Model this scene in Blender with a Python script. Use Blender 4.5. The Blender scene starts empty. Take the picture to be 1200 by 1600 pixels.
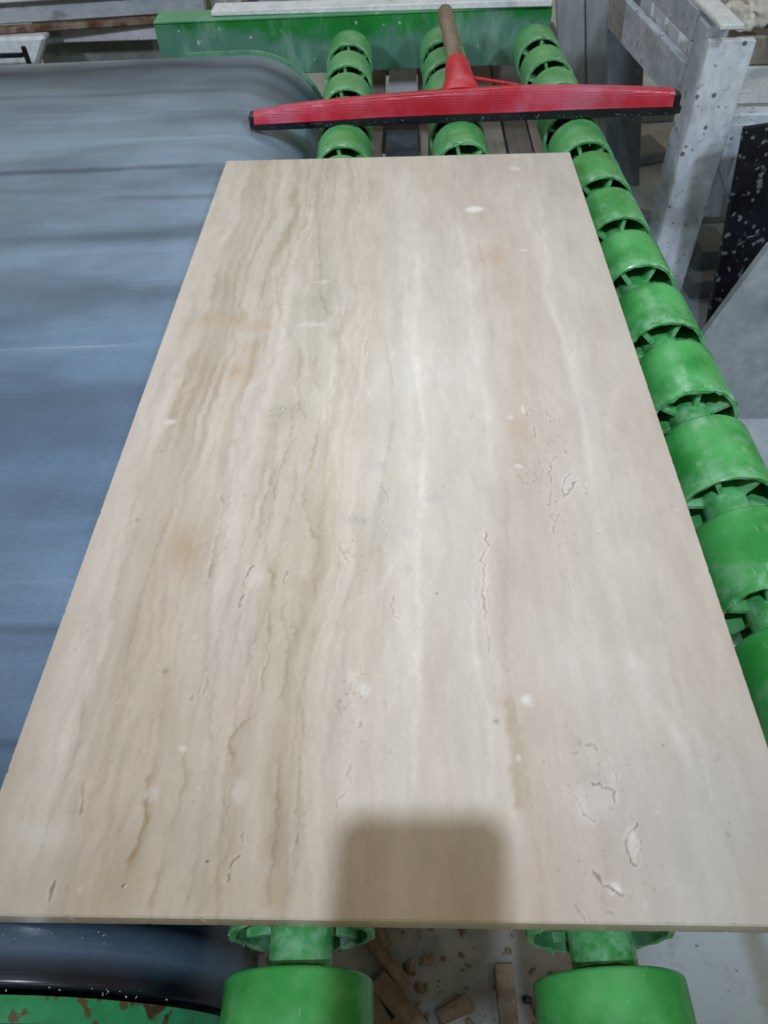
import bpy, bmesh, math, random
import numpy as np
from mathutils import Vector, Matrix, noise as mnoise

C = bpy.context.scene.collection
rnd = random.Random(7)
nrng = np.random.RandomState(11)
TH = math.radians(1.75)          # the slab lies this much askew on the conveyor
Z0 = 0.80                        # height of the slab's top above the floor

# ------------------------------------------------------------------ camera
cam_d = bpy.data.cameras.new('camera'); cam = bpy.data.objects.new('camera', cam_d); C.objects.link(cam)
rt = Vector((0.9993891, -0.01075156, -0.03325394)); up = Vector((0.03004276, 0.75044313, 0.66025187)); fw = Vector((-0.01785645, 0.66084757, -0.7503077))
CAM = Vector((0.31904366, -0.13749708, 0.56983085 + Z0))
M = Matrix((rt, up, -fw)).transposed().to_4x4(); M.translation = CAM
cam.matrix_world = M
cam_d.sensor_fit = 'VERTICAL'; cam_d.sensor_height = 32.0
cam_d.lens = 1167.736 / 1600 * 32.0
cam_d.clip_start = 0.002; cam_d.clip_end = 60
cam_d.dof.use_dof = True; cam_d.dof.focus_distance = 0.63
cam_d.dof.aperture_fstop = cam_d.lens / 1.15
bpy.context.scene.camera = cam

# ------------------------------------------------------------------ world, lamps, exposure
sc = bpy.context.scene
w = bpy.data.worlds.new('World'); sc.world = w; w.use_nodes = True
bg = w.node_tree.nodes['Background']; bg.inputs[0].default_value = (1.0, 0.86, 0.60, 1); bg.inputs[1].default_value = 0.255
def area(name, loc, target, power, sx, sy, col, shape='RECTANGLE'):
    d = bpy.data.lights.new(name, 'AREA'); d.energy = power; d.shape = shape; d.size = sx
    if shape == 'RECTANGLE': d.size_y = sy
    d.color = col
    o = bpy.data.objects.new(name, d); C.objects.link(o); o.location = loc
    o.rotation_euler = (Vector(target) - Vector(loc)).to_track_quat('-Z', 'Y').to_euler()
    return o
LAMP = (0.18, -0.62, Z0 + 2.02)                     # one reflector lamp above the worker: a bulb and its beam
area('ceiling_bulb', LAMP, (0.35, 0.6, Z0), 8.4, 0.062, 0, (0.52, 0.82, 1.0), 'DISK')
sd = bpy.data.lights.new('ceiling_lamp_beam', 'SPOT'); sd.energy = 106; sd.spot_size = math.radians(41); sd.spot_blend = 1.0; sd.shadow_soft_size = .030; sd.color = (0.83, 0.86, 1.0)
so = bpy.data.objects.new('ceiling_lamp_beam', sd); C.objects.link(so); so.location = LAMP
so.rotation_euler = (Vector((0.33, 0.50, Z0)) - Vector(LAMP)).to_track_quat('-Z', 'Y').to_euler()
area('far_fill_light', (0.2, 3.3, Z0 + 2.3), (0.3, 1.2, Z0), 12.6, 1.5, 0.35, (0.79, 0.9, 1.0))  # added fill beyond the far end, evens out the main lamp's falloff
def spot(name, loc, target, power, half, col, r):
    d = bpy.data.lights.new(name, 'SPOT'); d.energy = power; d.spot_size = math.radians(half * 2); d.spot_blend = 1.0; d.shadow_soft_size = r; d.color = col
    o = bpy.data.objects.new(name, d); C.objects.link(o); o.location = loc
    o.rotation_euler = (Vector(target) - Vector(loc)).to_track_quat('-Z', 'Y').to_euler()
spot('left_fill_light', (-1.7, -0.4, Z0 + 2.0), (-0.55, 2.0, Z0), 178, 38, (0.81, 0.87, 1.0), .15)  # added spot, brightens the far belt and left background; source unseen
spot('right_fill_light', (2.1, -0.5, Z0 + 2.2), (1.05, 1.9, Z0 - .3), 135, 38, (0.77, 0.88, 1.0), .15)  # added spot to lift the crate side; no such lamp in view
vs = sc.view_settings; vs.view_transform = 'Standard'; vs.look = 'None'; vs.exposure = 0.0; vs.gamma = 1.0; vs.use_curve_mapping = False

# ------------------------------------------------------------------ helpers
def srgb(r, g, b, k=1.0):
    f = lambda c: (c / 12.92 if c <= .04045 else ((c + .055) / 1.055) ** 2.4) * k
    return (f(r / 255), f(g / 255), f(b / 255), 1)
def rotz(x, y, a):
    return (x * math.cos(a) - y * math.sin(a), x * math.sin(a) + y * math.cos(a))
def thing(name, label, cat, loc, rz=0.0, group=None):
    o = bpy.data.objects.new(name, None); C.objects.link(o); o.location = loc; o.rotation_euler = (0, 0, rz)
    o.empty_display_size = .05
    o['label'] = label; o['category'] = cat
    if group: o['group'] = group
    return o
def sthing(name, label, cat, p, group=None):       # p in the slab's own frame, z above the floor
    x, y = rotz(p[0], p[1], -TH)
    o = thing(name, label, cat, (x, y, p[2]), -TH, group); o['_b'] = list(p)
    return o
def tag(o, label, cat, group=None):
    o['label'] = label; o['category'] = cat
    if group: o['group'] = group
    return o
def link(name, me, parent=None, smooth=False):
    o = bpy.data.objects.new(name, me); C.objects.link(o)
    if parent: o.parent = parent
    return o
def obj(name, bm, mats, parent=None, smooth=None):
    bmesh.ops.recalc_face_normals(bm, faces=bm.faces)
    me = bpy.data.meshes.new(name); bm.to_mesh(me); bm.free()
    for m in (mats if isinstance(mats, (list, tuple)) else [mats]): me.materials.append(m)
    if smooth is not None:
        me.polygons.foreach_set('use_smooth', [True] * len(me.polygons))
        me.set_sharp_from_angle(angle=math.radians(smooth))
    return link(name, me, parent)
def box(bm, x0, x1, y0, y1, z0, z1, bev=0.002, mat=None, wob=0.0, seg=1):
    vs_ = [bm.verts.new((x, y, z)) for x in (x0, x1) for y in (y0, y1) for z in (z0, z1)]
    fs = []
    for idx in ((0, 1, 3, 2), (4, 6, 7, 5), (0, 4, 5, 1), (2, 3, 7, 6), (0, 2, 6, 4), (1, 5, 7, 3)):
        fs.append(bm.faces.new([vs_[i] for i in idx]))
    if wob:
        for v in vs_: v.co += Vector((rnd.uniform(-wob, wob), rnd.uniform(-wob, wob), rnd.uniform(-wob, wob)))
    es = list({e for f in fs for e in f.edges})
    if bev > 0:
        bmesh.ops.bevel(bm, geom=es, offset=bev, segments=seg, affect='EDGES', profile=.5)
    return vs_
def hexa(bm, bottom, top, bev=0.002):               # a block from two quads
    a = [bm.verts.new(p) for p in bottom]; b = [bm.verts.new(p) for p in top]
    fs = [bm.faces.new(a[::-1]), bm.faces.new(b)]
    for i in range(4): fs.append(bm.faces.new((a[i], a[(i + 1) % 4], b[(i + 1) % 4], b[i])))
    es = list({e for f in fs for e in f.edges})
    if bev > 0: bmesh.ops.bevel(bm, geom=es, offset=bev, segments=1, affect='EDGES', profile=.5)
def tube(bm, p0, p1, r0, r1, n=20, cap=True, round_end=0):
    p0 = Vector(p0); p1 = Vector(p1); d = (p1 - p0).normalized()
    a = d.orthogonal().normalized(); b = d.cross(a)
    stations = [(0, r0), (1, r1)]
    L = (p1 - p0).length
    if round_end:
        stations = [(0, r0)] + [(.25 * k, r0 + (r1 - r0) * .25 * k) for k in (1, 2, 3)]
        for k in range(5):
            t = k / 4 * math.pi / 2
            stations.append((1 + (math.sin(t) - 1) * round_end / L, r1 - round_end * (1 - math.cos(t))))
    rings = []
    for t, r in stations:
        c = p0 + d * (L * t)
        rings.append([bm.verts.new(c + (a * math.cos(2 * math.pi * i / n) + b * math.sin(2 * math.pi * i / n)) * r) for i in range(n)])
    for A, B in zip(rings, rings[1:]):
        for i in range(n): bm.faces.new((A[i], A[(i + 1) % n], B[(i + 1) % n], B[i]))
    if cap:
        bm.faces.new(rings[0][::-1]); bm.faces.new(rings[-1])
    return rings
def rock(bm, c, r, seed, sub=2, flat=1.0, amp=.35):
    t = bmesh.new(); bmesh.ops.create_icosphere(t, subdivisions=sub, radius=1)
    for v in t.verts:
        n = mnoise.noise(v.co * 1.3 + Vector((seed, seed * 2, 0))) * amp + mnoise.noise(v.co * 3.1 + Vector((seed, 0, seed))) * amp * .4
        q = v.co * (1 + n)
        q = Vector((max(-.8, min(.8, q.x)), max(-.8, min(.8, q.y)), max(-.75, min(.75, q.z))))
        v.co = Vector(c) + Vector((q.x * r[0], q.y * r[1], q.z * r[2] * flat))
    m = {}
    for v in t.verts: m[v] = bm.verts.new(v.co)
    for f in t.faces: bm.faces.new([m[v] for v in f.verts])
    t.free()

# ------------------------------------------------------------------ materials
class NT:
    def __init__(s, name):
        s.m = bpy.data.materials.new(name); s.m.use_nodes = True; s.t = s.m.node_tree
        s.b = s.t.nodes['Principled BSDF']; s.co = s.t.nodes.new('ShaderNodeTexCoord')
    def n(s, t, **k):
        o = s.t.nodes.new(t)
        for a, v in k.items(): setattr(o, a, v)
        return o
    def l(s, a, b): s.t.links.new(a, b)
    def vec(s, scale, src='Object', off=(0, 0, 0)):
        mp = s.n('ShaderNodeMapping'); mp.inputs['Scale'].default_value = scale; mp.inputs['Location'].default_value = off
        s.l(s.co.outputs[src] if isinstance(src, str) else src, mp.inputs[0]); return mp.outputs[0]
    def noise(s, v, sc, det=4, rough=.55, dist=0):
        o = s.n('ShaderNodeTexNoise'); o.inputs['Scale'].default_value = sc; o.inputs['Detail'].default_value = det
        o.inputs['Roughness'].default_value = rough; o.inputs['Distortion'].default_value = dist; s.l(v, o.inputs['Vector']); return o.outputs[0]
    def voro(s, v, sc, feat='F1', rnd_=1.0):
        o = s.n('ShaderNodeTexVoronoi', feature=feat); o.inputs['Scale'].default_value = sc; o.inputs['Randomness'].default_value = rnd_; s.l(v, o.inputs['Vector']); return o
    def rng(s, v, a, b, c=0.0, d=1.0, smooth=True):
        o = s.n('ShaderNodeMapRange', interpolation_type='SMOOTHSTEP' if smooth else 'LINEAR')
        for i, x in enumerate((a, b, c, d)): o.inputs[i + 1].default_value = x
        s.l(v, o.inputs[0]); return o.outputs[0]
    def math(s, op, a, b=None, clamp=False):
        o = s.n('ShaderNodeMath', operation=op, use_clamp=clamp)
        for i, x in enumerate((a, b)):
            if x is None: continue
            if isinstance(x, (int, float)): o.inputs[i].default_value = x
            else: s.l(x, o.inputs[i])
        return o.outputs[0]
    def mix(s, f, a, b, mode='MIX'):
        o = s.n('ShaderNodeMix', data_type='RGBA', blend_type=mode)
        for sock, x in ((o.inputs[0], f), (o.inputs[6], a), (o.inputs[7], b)):
            if isinstance(x, (int, float)): sock.default_value = x
            elif isinstance(x, tuple): sock.default_value = x if len(x) == 4 else (*x, 1)
            else: s.l(x, sock)
        return o.outputs[2]
    def sep(s, src='Object'):
        o = s.n('ShaderNodeSeparateXYZ'); s.l(s.co.outputs[src] if isinstance(src, str) else src, o.inputs[0]); return o.outputs
    def bump(s, h, strength, dist=.001, prev=None):
        o = s.n('ShaderNodeBump'); o.inputs['Strength'].default_value = strength; o.inputs['Distance'].default_value = dist
        s.l(h, o.inputs['Height'])
        if prev is not None: s.l(prev, o.inputs['Normal'])
        return o.outputs[0]
    def done(s, col, rough=.5, nrm=None, spec=.4, metal=0, **k):
        b = s.b
        for nm, x in (('Base Color', col), ('Roughness', rough), ('Specular IOR Level', spec), ('Metallic', metal), *[(a.replace('_', ' '), v) for a, v in k.items()]):
            if isinstance(x, tuple): b.inputs[nm].default_value = x if len(x) == 4 else (*x, 1)
            elif isinstance(x, (int, float)): b.inputs[nm].default_value = x
            else: s.l(x, b.inputs[nm])
        if nrm is not None: s.l(nrm, b.inputs['Normal'])
        return s.m

def m_stone():
    s = NT('honed_travertine')
    at = s.n('ShaderNodeAttribute', attribute_name='stone_tone')
    v = s.vec((1, .18, 1))
    n1 = s.noise(v, 60, 5, .6); n2 = s.noise(s.vec((1, .6, 1)), 260, 3, .6)
    f1 = s.rng(n1, .3, .7, .955, 1.04); f2 = s.rng(n2, .3, .7, .975, 1.02)
    col = s.mix(1.0, at.outputs['Color'], s.math('MULTIPLY', f1, f2), 'MULTIPLY')
    r = s.rng(s.noise(s.vec((1, 1, 1)), 9, 4), .3, .7, .27, .40)
    nb = s.bump(s.noise(s.vec((1, .5, 1)), 180, 3), .06, .0008)
    return s.done(col, r, nb, .42)
def m_green(name, dust=0.5, interior=False):
    s = NT(name)
    g = s.n('ShaderNodeNewGeometry'); oi = s.n('ShaderNodeObjectInfo')
    v = s.n('ShaderNodeVectorMath', operation='ADD'); s.l(s.co.outputs['Object'], v.inputs[0])
    sc_ = s.n('ShaderNodeVectorMath', operation='SCALE'); s.l(oi.outputs['Random'], sc_.inputs['Scale']); sc_.inputs[0].default_value = (7, 3, 5)
    s.l(sc_.outputs[0], v.inputs[1]); vv = v.outputs[0]
    base = s.mix(s.rng(s.noise(vv, 16, 4), .35, .65), srgb(50, 150, 68), srgb(86, 182, 102))
    base = s.mix(s.rng(oi.outputs['Random'], 0, 1, 0, .35), base, srgb(38, 144, 54))
    # stone dust settled on the tops, heavier towards the far end where nothing rubs it away
    y = s.sep(g.outputs['Position'])[1]
    far = s.rng(y, .7, 2.0, .0, .28)
    d = s.rng(s.noise(vv, 22, 6, .7), .50, .80, 0, dust)
    d = s.math('MULTIPLY', d, s.rng(s.math('FRACT', s.math('MULTIPLY', oi.outputs['Random'], 7.3)), 0, 1, .45, 1.35))
    d2 = s.math('ADD', d, s.math('MULTIPLY', far, s.rng(s.noise(vv, 7, 3), .3, .65, .4, 1.0)), True)
    col = s.mix(d2, base, srgb(168, 200, 176))
    oy = s.sep(s.co.outputs['Object'])[1]
    rimw = s.math('MULTIPLY', s.rng(oy, -.066, -.101), s.rng(s.noise(vv, 60, 5, .65), .40, .66, .05, .7))
    col = s.mix(rimw, col, srgb(150, 208, 166))
    scr = s.rng(s.noise(s.vec((1, .25, 1), vv), 150, 3, .6), .66, .74, 0, .5)
    col = s.mix(scr, col, srgb(160, 210, 165))
    if interior: col = s.mix(s.rng(s.noise(vv, 30, 4), .45, .72, .04, .5), s.mix(.62, col, srgb(14, 52, 28)), srgb(140, 172, 160))  # disc hollow painted darker as shade, with pale limescale patches
    nb = s.bump(s.noise(vv, 90, 4), .25, .001)
    nb = s.bump(s.noise(s.vec((1, .4, 1), vv), 320, 2), .12, .0006, nb)
    return s.done(col, s.rng(s.noise(vv, 40, 4), .3, .7, .17, .42), nb, .5)
def m_belt():
    s = NT('wet_belt_rubber')
    uv = s.co.outputs['UV']
    sx = s.sep(uv); u, v = sx[0], sx[1]
    wob = s.noise(s.vec((1.3, 2.2, 1), uv), 2.0, 3)
    vw = s.math('ADD', v, s.math('MULTIPLY', s.math('SUBTRACT', wob, .5), .10))
    stops = [(-.045, 12, 16, 28), (-.026, 14, 19, 33), (-.017, 88, 104, 130), (-.005, 80, 97, 122), (.006, 16, 22, 36), (.05, 70, 88, 114), (.11, 98, 120, 150), (.17, 114, 136, 168),  # near dark bands paint in a dark reflection and the shade under the slab
             (.22, 118, 140, 172), (.30, 120, 142, 172), (.37, 112, 134, 164), (.50, 106, 128, 158), (.62, 110, 132, 160), (.70, 114, 136, 164), (.78, 122, 143, 168), (.9, 130, 149, 174), (.98, 126, 144, 168),
             (1.1, 138, 156, 180), (1.2, 134, 151, 176), (1.3, 137, 154, 178), (1.42, 142, 158, 182), (1.52, 132, 148, 172), (1.6, 134, 148, 168), (1.69, 106, 121, 142), (1.75, 64, 78, 95), (1.8, 118, 132, 150), (1.83, 146, 158, 172)]
    a0, a1 = stops[0][0], stops[-1][0]
    cr = s.n('ShaderNodeValToRGB'); el = cr.color_ramp.elements
    near = s.rng(v, .02, .25, 0, 1)
    vm = s.n('ShaderNodeMix', data_type='FLOAT'); s.l(near, vm.inputs[0]); s.l(v, vm.inputs[2]); s.l(vw, vm.inputs[3])
    s.l(s.rng(vm.outputs[0], a0, a1, 0, 1, False), cr.inputs[0])
    for i, (p, r, g, b) in enumerate(stops):
        q = (p - a0) / (a1 - a0)
        e = el[i] if i < 2 else el.new(q)
        e.position = q; e.color = srgb(r, g, b)
    col = cr.outputs[0]
    # long slurry streaks along the running direction
    st = s.noise(s.vec((.42, 2.4, 1), uv), 4.2, 5, .55, .5)
    col = s.mix(1.0, col, s.rng(st, .28, .72, .80, 1.18), 'MULTIPLY')
    st2 = s.noise(s.vec((.3, 22, 1), uv), 5, 3, .6)
    col = s.mix(s.rng(st2, .60, .76, 0, .13), col, srgb(170, 184, 198))
    col = s.mix(s.rng(st2, .42, .26, 0, .16), col, srgb(44, 56, 72))
    # a few sharp trails and one lap seam
    for p, wd, k, light, u0, u1 in ((1.232, .012, .6, 0, -9, 9), (.694, .003, .38, 1, -9, .02), (.302, .003, .14, 1, -9, 9), (1.50, .006, .35, 1, -.6, 9), (1.36, .006, .3, 1, -.3, 9), (1.115, .01, .3, 0, -.25, 9), (1.60, .014, .35, 0, -9, 9), (.985, .02, .25, 0, -.4, 9), (.25, .007, .4, 0, -9, 9), (.135, .006, .4, 0, -9, 9)):
        wl = s.noise(s.vec((2.0, 1, 1), uv, (p * 9, 0, 0)), 2.2, 2)
        dd = s.math('ABSOLUTE', s.math('SUBTRACT', s.math('ADD', v, s.math('MULTIPLY', s.math('SUBTRACT', wl, .5), .03 if p != .694 else .004)), p))
        f = s.math('MULTIPLY', s.rng(dd, 0, wd * 1.6, k, 0), s.rng(s.noise(s.vec((1.5, 1, 1), uv, (p * 5, 3, 0)), 1.7, 2), .3, .6, .15, 1))
        if u1 < 5: f = s.math('MULTIPLY', f, s.rng(u, u1, u1 - .1))
        if u0 > -5: f = s.math('MULTIPLY', f, s.rng(u, u0, u0 + .15))
        col = s.mix(f, col, srgb(178, 192, 205) if light else srgb(38, 48, 62))
    for p, k in ((1.0, .5), (1.20, .55), (1.45, .45), (1.66, .5), (.6, .35), (.82, .4)):     # fold shade painted as dark streaks where the belt turns down
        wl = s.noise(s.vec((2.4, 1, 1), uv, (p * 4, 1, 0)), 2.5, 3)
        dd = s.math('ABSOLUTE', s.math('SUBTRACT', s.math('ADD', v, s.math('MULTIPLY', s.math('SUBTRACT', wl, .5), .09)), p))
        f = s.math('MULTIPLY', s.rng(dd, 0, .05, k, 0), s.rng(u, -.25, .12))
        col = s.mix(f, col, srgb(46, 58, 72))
    grit = s.noise(s.vec((1, 2.5, 1), uv), 120, 4, .6)
    col = s.mix(1.0, col, s.rng(grit, .3, .7, .93, 1.06), 'MULTIPLY')
    scr = s.noise(s.vec((.5, 40, 1), uv), 9, 3, .6)
    col = s.mix(s.rng(scr, .64, .74, 0, .22), col, srgb(176, 190, 200))
    big = s.noise(s.vec((1.2, 1.2, 1), uv), 2.3, 4, .55)
    col = s.mix(1.0, col, s.rng(big, .35, .65, .80, 1.10), 'MULTIPLY')
    col = s.mix(1.0, col, (.95, 1.02, .98, 1), 'MULTIPLY')
    blot = s.noise(s.vec((1, 1.6, 1), uv), 5, 5, .6)
    col = s.mix(s.rng(blot, .5, .75, 0, .2), col, srgb(58, 74, 94))
    r = s.rng(s.noise(s.vec((.8, 3, 1), uv), 6, 4), .3, .7, .32, .5)
    r = s.math('MULTIPLY', r, s.rng(v, .01, .12, .55, 1))
    nb = s.bump(st, .06, .004); nb = s.bump(s.noise(s.vec((.4, 1, 1), uv), 260, 3), .08, .0006, nb)
    return s.done(col, r, nb, .5)
def m_simple(name, c1, c2, sc_=12, rough=(.4, .7), bump=.2, stretch=(1, 1, 1), spec=.35, spots=None, speck=None, dist=.001, metal=0):
    s = NT(name); v = s.vec(stretch)
    col = s.mix(s.rng(s.noise(v, sc_, 6, .62), .3, .7), c1, c2)
    fine = s.noise(v, sc_ * 9, 4)
    col = s.mix(1.0, col, s.rng(fine, .25, .75, .86, 1.1), 'MULTIPLY')
    for sp in (spots or []):
        scale, lo, hi, amt, c = sp
        f = s.rng(s.noise(s.vec((1, 1, 1), 'Object', (scale * .37, 2, 1)), scale, 3, .5), lo, hi, 0, amt)
        col = s.mix(f, col, c)
    for sp in (speck or []):
        scale, rad, thr, amt, c = sp
        vo = s.voro(s.vec((1, 1, 1)), scale)
        cs = s.sep(vo.outputs['Color'])[0]
        f = s.math('MULTIPLY', s.rng(vo.outputs['Distance'], rad, rad * .55, 0, amt), s.rng(cs, thr, thr + .02))
        col = s.mix(f, col, c)
    nb = s.bump(fine, bump, dist)
    return s.done(col, s.rng(s.noise(v, sc_ * 2, 3), .3, .7, rough[0], rough[1]), nb, spec, metal)
def m_red():
    s = NT('red_dimpled_plastic'); o = s.co.outputs['Object']
    v = s.vec((1, 1, 1)); vo = s.voro(s.vec((1, .6, 1)), 215, 'F1', .12)
    dot = s.rng(vo.outputs['Distance'], .25, .5)
    col = s.mix(s.rng(s.noise(v, 9, 4), .35, .7), srgb(178, 16, 38), srgb(204, 38, 62))
    film = s.rng(s.noise(v, 7, 4, .6), .42, .70, 0.06, .72)
    col = s.mix(s.math('MULTIPLY', film, s.math('ADD', s.math('MULTIPLY', dot, .55), .45)), col, srgb(200, 120, 148))
    nb = s.bump(dot, .35, .0008)
    return s.done(col, s.rng(s.noise(v, 12, 4), .3, .7, .2, .42), nb, .5)

M_STONE = m_stone()
M_GREEN = m_green('green_disc_plastic', .42); M_INNER = m_green('limescaled_shaded_green', .6, True); M_HUB = m_green('green_hub_plastic', .7)
M_BELT = m_belt(); M_RED = m_red()
M_REDS = m_simple('red_smooth_plastic', srgb(190, 26, 44), srgb(206, 50, 66), 14, (.3, .5), .1, spots=[(20, .55, .75, .4, srgb(214, 130, 140))])
M_RUB = m_simple('black_wet_rubber', srgb(18, 20, 26), srgb(34, 37, 44), 18, (.2, .4), .2, spec=.5)
M_HANDLE = m_simple('worn_handle_wood', srgb(120, 104, 86), srgb(160, 146, 126), 30, (.6, .8), .4, (1, .12, 1), spots=[(34, .58, .72, .5, srgb(88, 72, 58))])
def m_beam():
    s = NT('slurry_washed_green_paint'); v = s.vec((1, 1, 1))
    base = s.mix(s.rng(s.noise(v, 7, 4), .35, .65), srgb(20, 118, 48), srgb(40, 146, 66))
    z = s.sep(s.n('ShaderNodeNewGeometry').outputs['Position'])[2]
    wash = s.math('ADD', s.noise(s.vec((1, 1, 1.6)), 5.5, 5, .55), s.rng(z, .79, .70, -.16, .17, False))
    col = s.mix(s.rng(wash, .36, .54, 0, .9), base, srgb(92, 140, 126))
    col = s.mix(s.rng(s.noise(s.vec((1, 1, .35)), 14, 6, .65), .50, .70, 0, .6), col, srgb(150, 184, 170))
    col = s.mix(s.rng(s.noise(v, 42, 2), .69, .72, 0, .7), col, srgb(200, 218, 208))
    col = s.mix(s.rng(z, .788, .797, 0, .55), col, srgb(130, 190, 158))
    return s.done(col, s.rng(s.noise(v, 12, 4), .3, .7, .35, .6), s.bump(s.noise(v, 60, 4), .2, .001), .4)
M_BEAM = m_beam()
M_RUST = m_simple('rusty_green_paint', srgb(24, 138, 74), srgb(66, 160, 116), 9, (.3, .55), .3, spots=[(22, .53, .57, .95, srgb(80, 44, 30)), (60, .58, .62, .8, srgb(96, 54, 34)), (22, .62, .70, .5, srgb(140, 184, 162)), (44, .64, .67, .85, srgb(66, 38, 28))])
M_RIM = m_simple('pale_green_rim_paint', srgb(74, 140, 104), srgb(120, 172, 142), 12, (.35, .55), .15)
M_STEEL = m_simple('shaft_steel', srgb(110, 112, 110), srgb(150, 152, 150), 20, (.3, .5), .15, metal=.7)
M_WHITE = m_simple('chipped_white_paint', srgb(214, 224, 238), srgb(232, 238, 248), 7, (.45, .7), .2, (1, 1, .4), spots=[(9, .54, .70, .45, srgb(128, 130, 132)), (60, .60, .70, .35, srgb(120, 118, 114))], speck=[(30, .24, .70, .85, srgb(74, 74, 76)), (58, .22, .80, .75, srgb(92, 92, 94))])
M_WHITE2 = m_simple('grimy_white_paint', srgb(172, 182, 198), srgb(204, 212, 222), 6, (.5, .75), .25, (1, .3, 1), spots=[(8, .50, .70, .34, srgb(110, 112, 112)), (50, .60, .70, .4, srgb(96, 92, 88))], speck=[(22, .2, .82, .6, srgb(84, 82, 80))])
M_GREYW = m_simple('weathered_grey_board', srgb(130, 139, 145), srgb(162, 168, 172), 9, (.6, .85), .3, (1, 1, .15), spots=[(7, .55, .7, .4, srgb(100, 96, 90))])
M_PALLET = m_simple('damp_pallet_wood', srgb(134, 130, 124), srgb(168, 162, 154), 10, (.55, .8), .3, (1, .1, 1), spots=[(5, .5, .66, .5, srgb(76, 66, 58))])
M_PALLETD = m_simple('dark_wet_pallet_wood', srgb(102, 98, 94), srgb(126, 122, 118), 10, (.45, .7), .3, (1, .1, 1))
M_STRIP = m_simple('pale_stone_strip', srgb(212, 220, 226), srgb(234, 238, 240), 16, (.5, .7), .2, spots=[(18, .58, .7, .4, srgb(150, 156, 156))])
M_BLOCK = m_simple('chalky_white_stone', srgb(190, 186, 178), srgb(224, 220, 214), 14, (.6, .85), .5, spots=[(16, .56, .68, .5, srgb(140, 132, 118))], dist=.004)
M_SLATE = m_simple('blue_grey_offcut', srgb(122, 138, 152), srgb(150, 164, 176), 12, (.4, .7), .2)
M_PALET = m_simple('pale_blue_grey_tile', srgb(216, 226, 234), srgb(230, 238, 244), 10, (.4, .6), .1)
M_SHEET = m_simple('cloudy_grey_stone', srgb(150, 162, 172), srgb(184, 192, 200), 4, (.35, .6), .1, spots=[(5, .5, .68, .5, srgb(112, 120, 128))])
M_DARKT = m_simple('dark_slate_offcut', srgb(58, 72, 86), srgb(80, 94, 108), 12, (.3, .6), .2)
M_GRAN = m_simple('black_speckled_granite', srgb(10, 13, 22), srgb(22, 27, 40), 8, (.3, .5), .15, spots=[(9, .54, .70, .22, srgb(60, 72, 92)), (50, .60, .68, .65, srgb(150, 158, 168)), (55, .66, .72, .5, srgb(140, 148, 158))], speck=[(44, .30, .80, .6, srgb(140, 148, 156))])
M_DEBRIS = m_simple('brown_stone_offcut', srgb(104, 90, 76), srgb(146, 128, 110), 26, (.6, .85), .5, spots=[(30, .56, .68, .5, srgb(92, 74, 58))])
M_CREAM = m_simple('off_white_panel', srgb(206, 216, 224), srgb(222, 230, 234), 5, (.45, .65), .1)
M_LILAC = m_simple('grey_lilac_sheet_metal', srgb(176, 178, 190), srgb(198, 198, 208), 5, (.4, .6), .1, spots=[(24, .67, .70, .95, srgb(110, 62, 30))])
M_GBEAM = m_simple('scuffed_grey_steel', srgb(160, 170, 180), srgb(188, 196, 204), 8, (.45, .65), .2, (.4, 1, 1), spots=[(22, .6, .7, .5, srgb(96, 90, 86))])
M_RUSTL = m_simple('rusted_steel_edge', srgb(84, 56, 40), srgb(150, 136, 122), 22, (.6, .85), .5, spots=[(26, .5, .6, .8, srgb(92, 52, 30))])
M_OLIVE = m_simple('dull_olive_tank', srgb(112, 118, 112), srgb(136, 141, 134), 5, (.5, .7), .1)
M_PHONE = m_simple('dark_phone_shell', srgb(20, 21, 24), srgb(30, 31, 35), 6, (.25, .4), .05)
M_LENS = m_simple('phone_lens_glass', srgb(8, 8, 10), srgb(14, 14, 18), 6, (.05, .1), .0)
def m_floor():
    s = NT('wet_concrete_floor'); v = s.vec((1, 1, 1))
    col = s.mix(s.rng(s.noise(v, 3.2, 6, .6), .3, .7), srgb(190, 206, 222), srgb(214, 225, 234))
    col = s.mix(s.rng(s.noise(v, 1.4, 5, .6, .4), .45, .68, 0, .6), col, srgb(134, 128, 118))
    col = s.mix(s.rng(s.noise(v, 24, 5), .5, .75, 0, .35), col, srgb(130, 120, 110))
    col = s.mix(s.rng(s.noise(v, 60, 2), .7, .74, 0, .7), col, srgb(60, 56, 52))
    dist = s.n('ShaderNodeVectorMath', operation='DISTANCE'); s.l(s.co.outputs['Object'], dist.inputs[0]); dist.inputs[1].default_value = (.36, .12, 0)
    slab_shade = s.math('ADD', dist.outputs['Value'], s.math('MULTIPLY', s.math('SUBTRACT', s.noise(v, 7, 5), .5), .22))
    col = s.mix(s.rng(slab_shade, .40, .24, 0, .8), col, s.mix(s.rng(s.noise(v, 20, 4), .35, .65), srgb(142, 134, 124), srgb(112, 104, 96)))  # brown patch painted on the floor in place of the slab's shadow
    nb = s.bump(s.noise(v, 70, 5), .3, .002)
    return s.done(col, s.rng(s.noise(v, 2.4, 4), .35, .65, .22, .6), nb, .45)
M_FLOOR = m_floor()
def m_water():
    s = NT('water_drop'); return s.done((.9, .95, 1.0, 1), .03, None, .5, 0, Transmission_Weight=.6, IOR=1.33)
M_WATER = m_water()

# ------------------------------------------------------------------ floor
bm = bmesh.new()
n = 24
gv = [[bm.verts.new((-9 + 20 * i / n, -5 + 20 * j / n, 0)) for j in range(n + 1)] for i in range(n + 1)]
for i in range(n):
    for j in range(n): bm.faces.new((gv[i][j], gv[i + 1][j], gv[i + 1][j + 1], gv[i][j + 1]))
fl = obj('floor', bm, M_FLOOR); fl['kind'] = 'structure'

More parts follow.
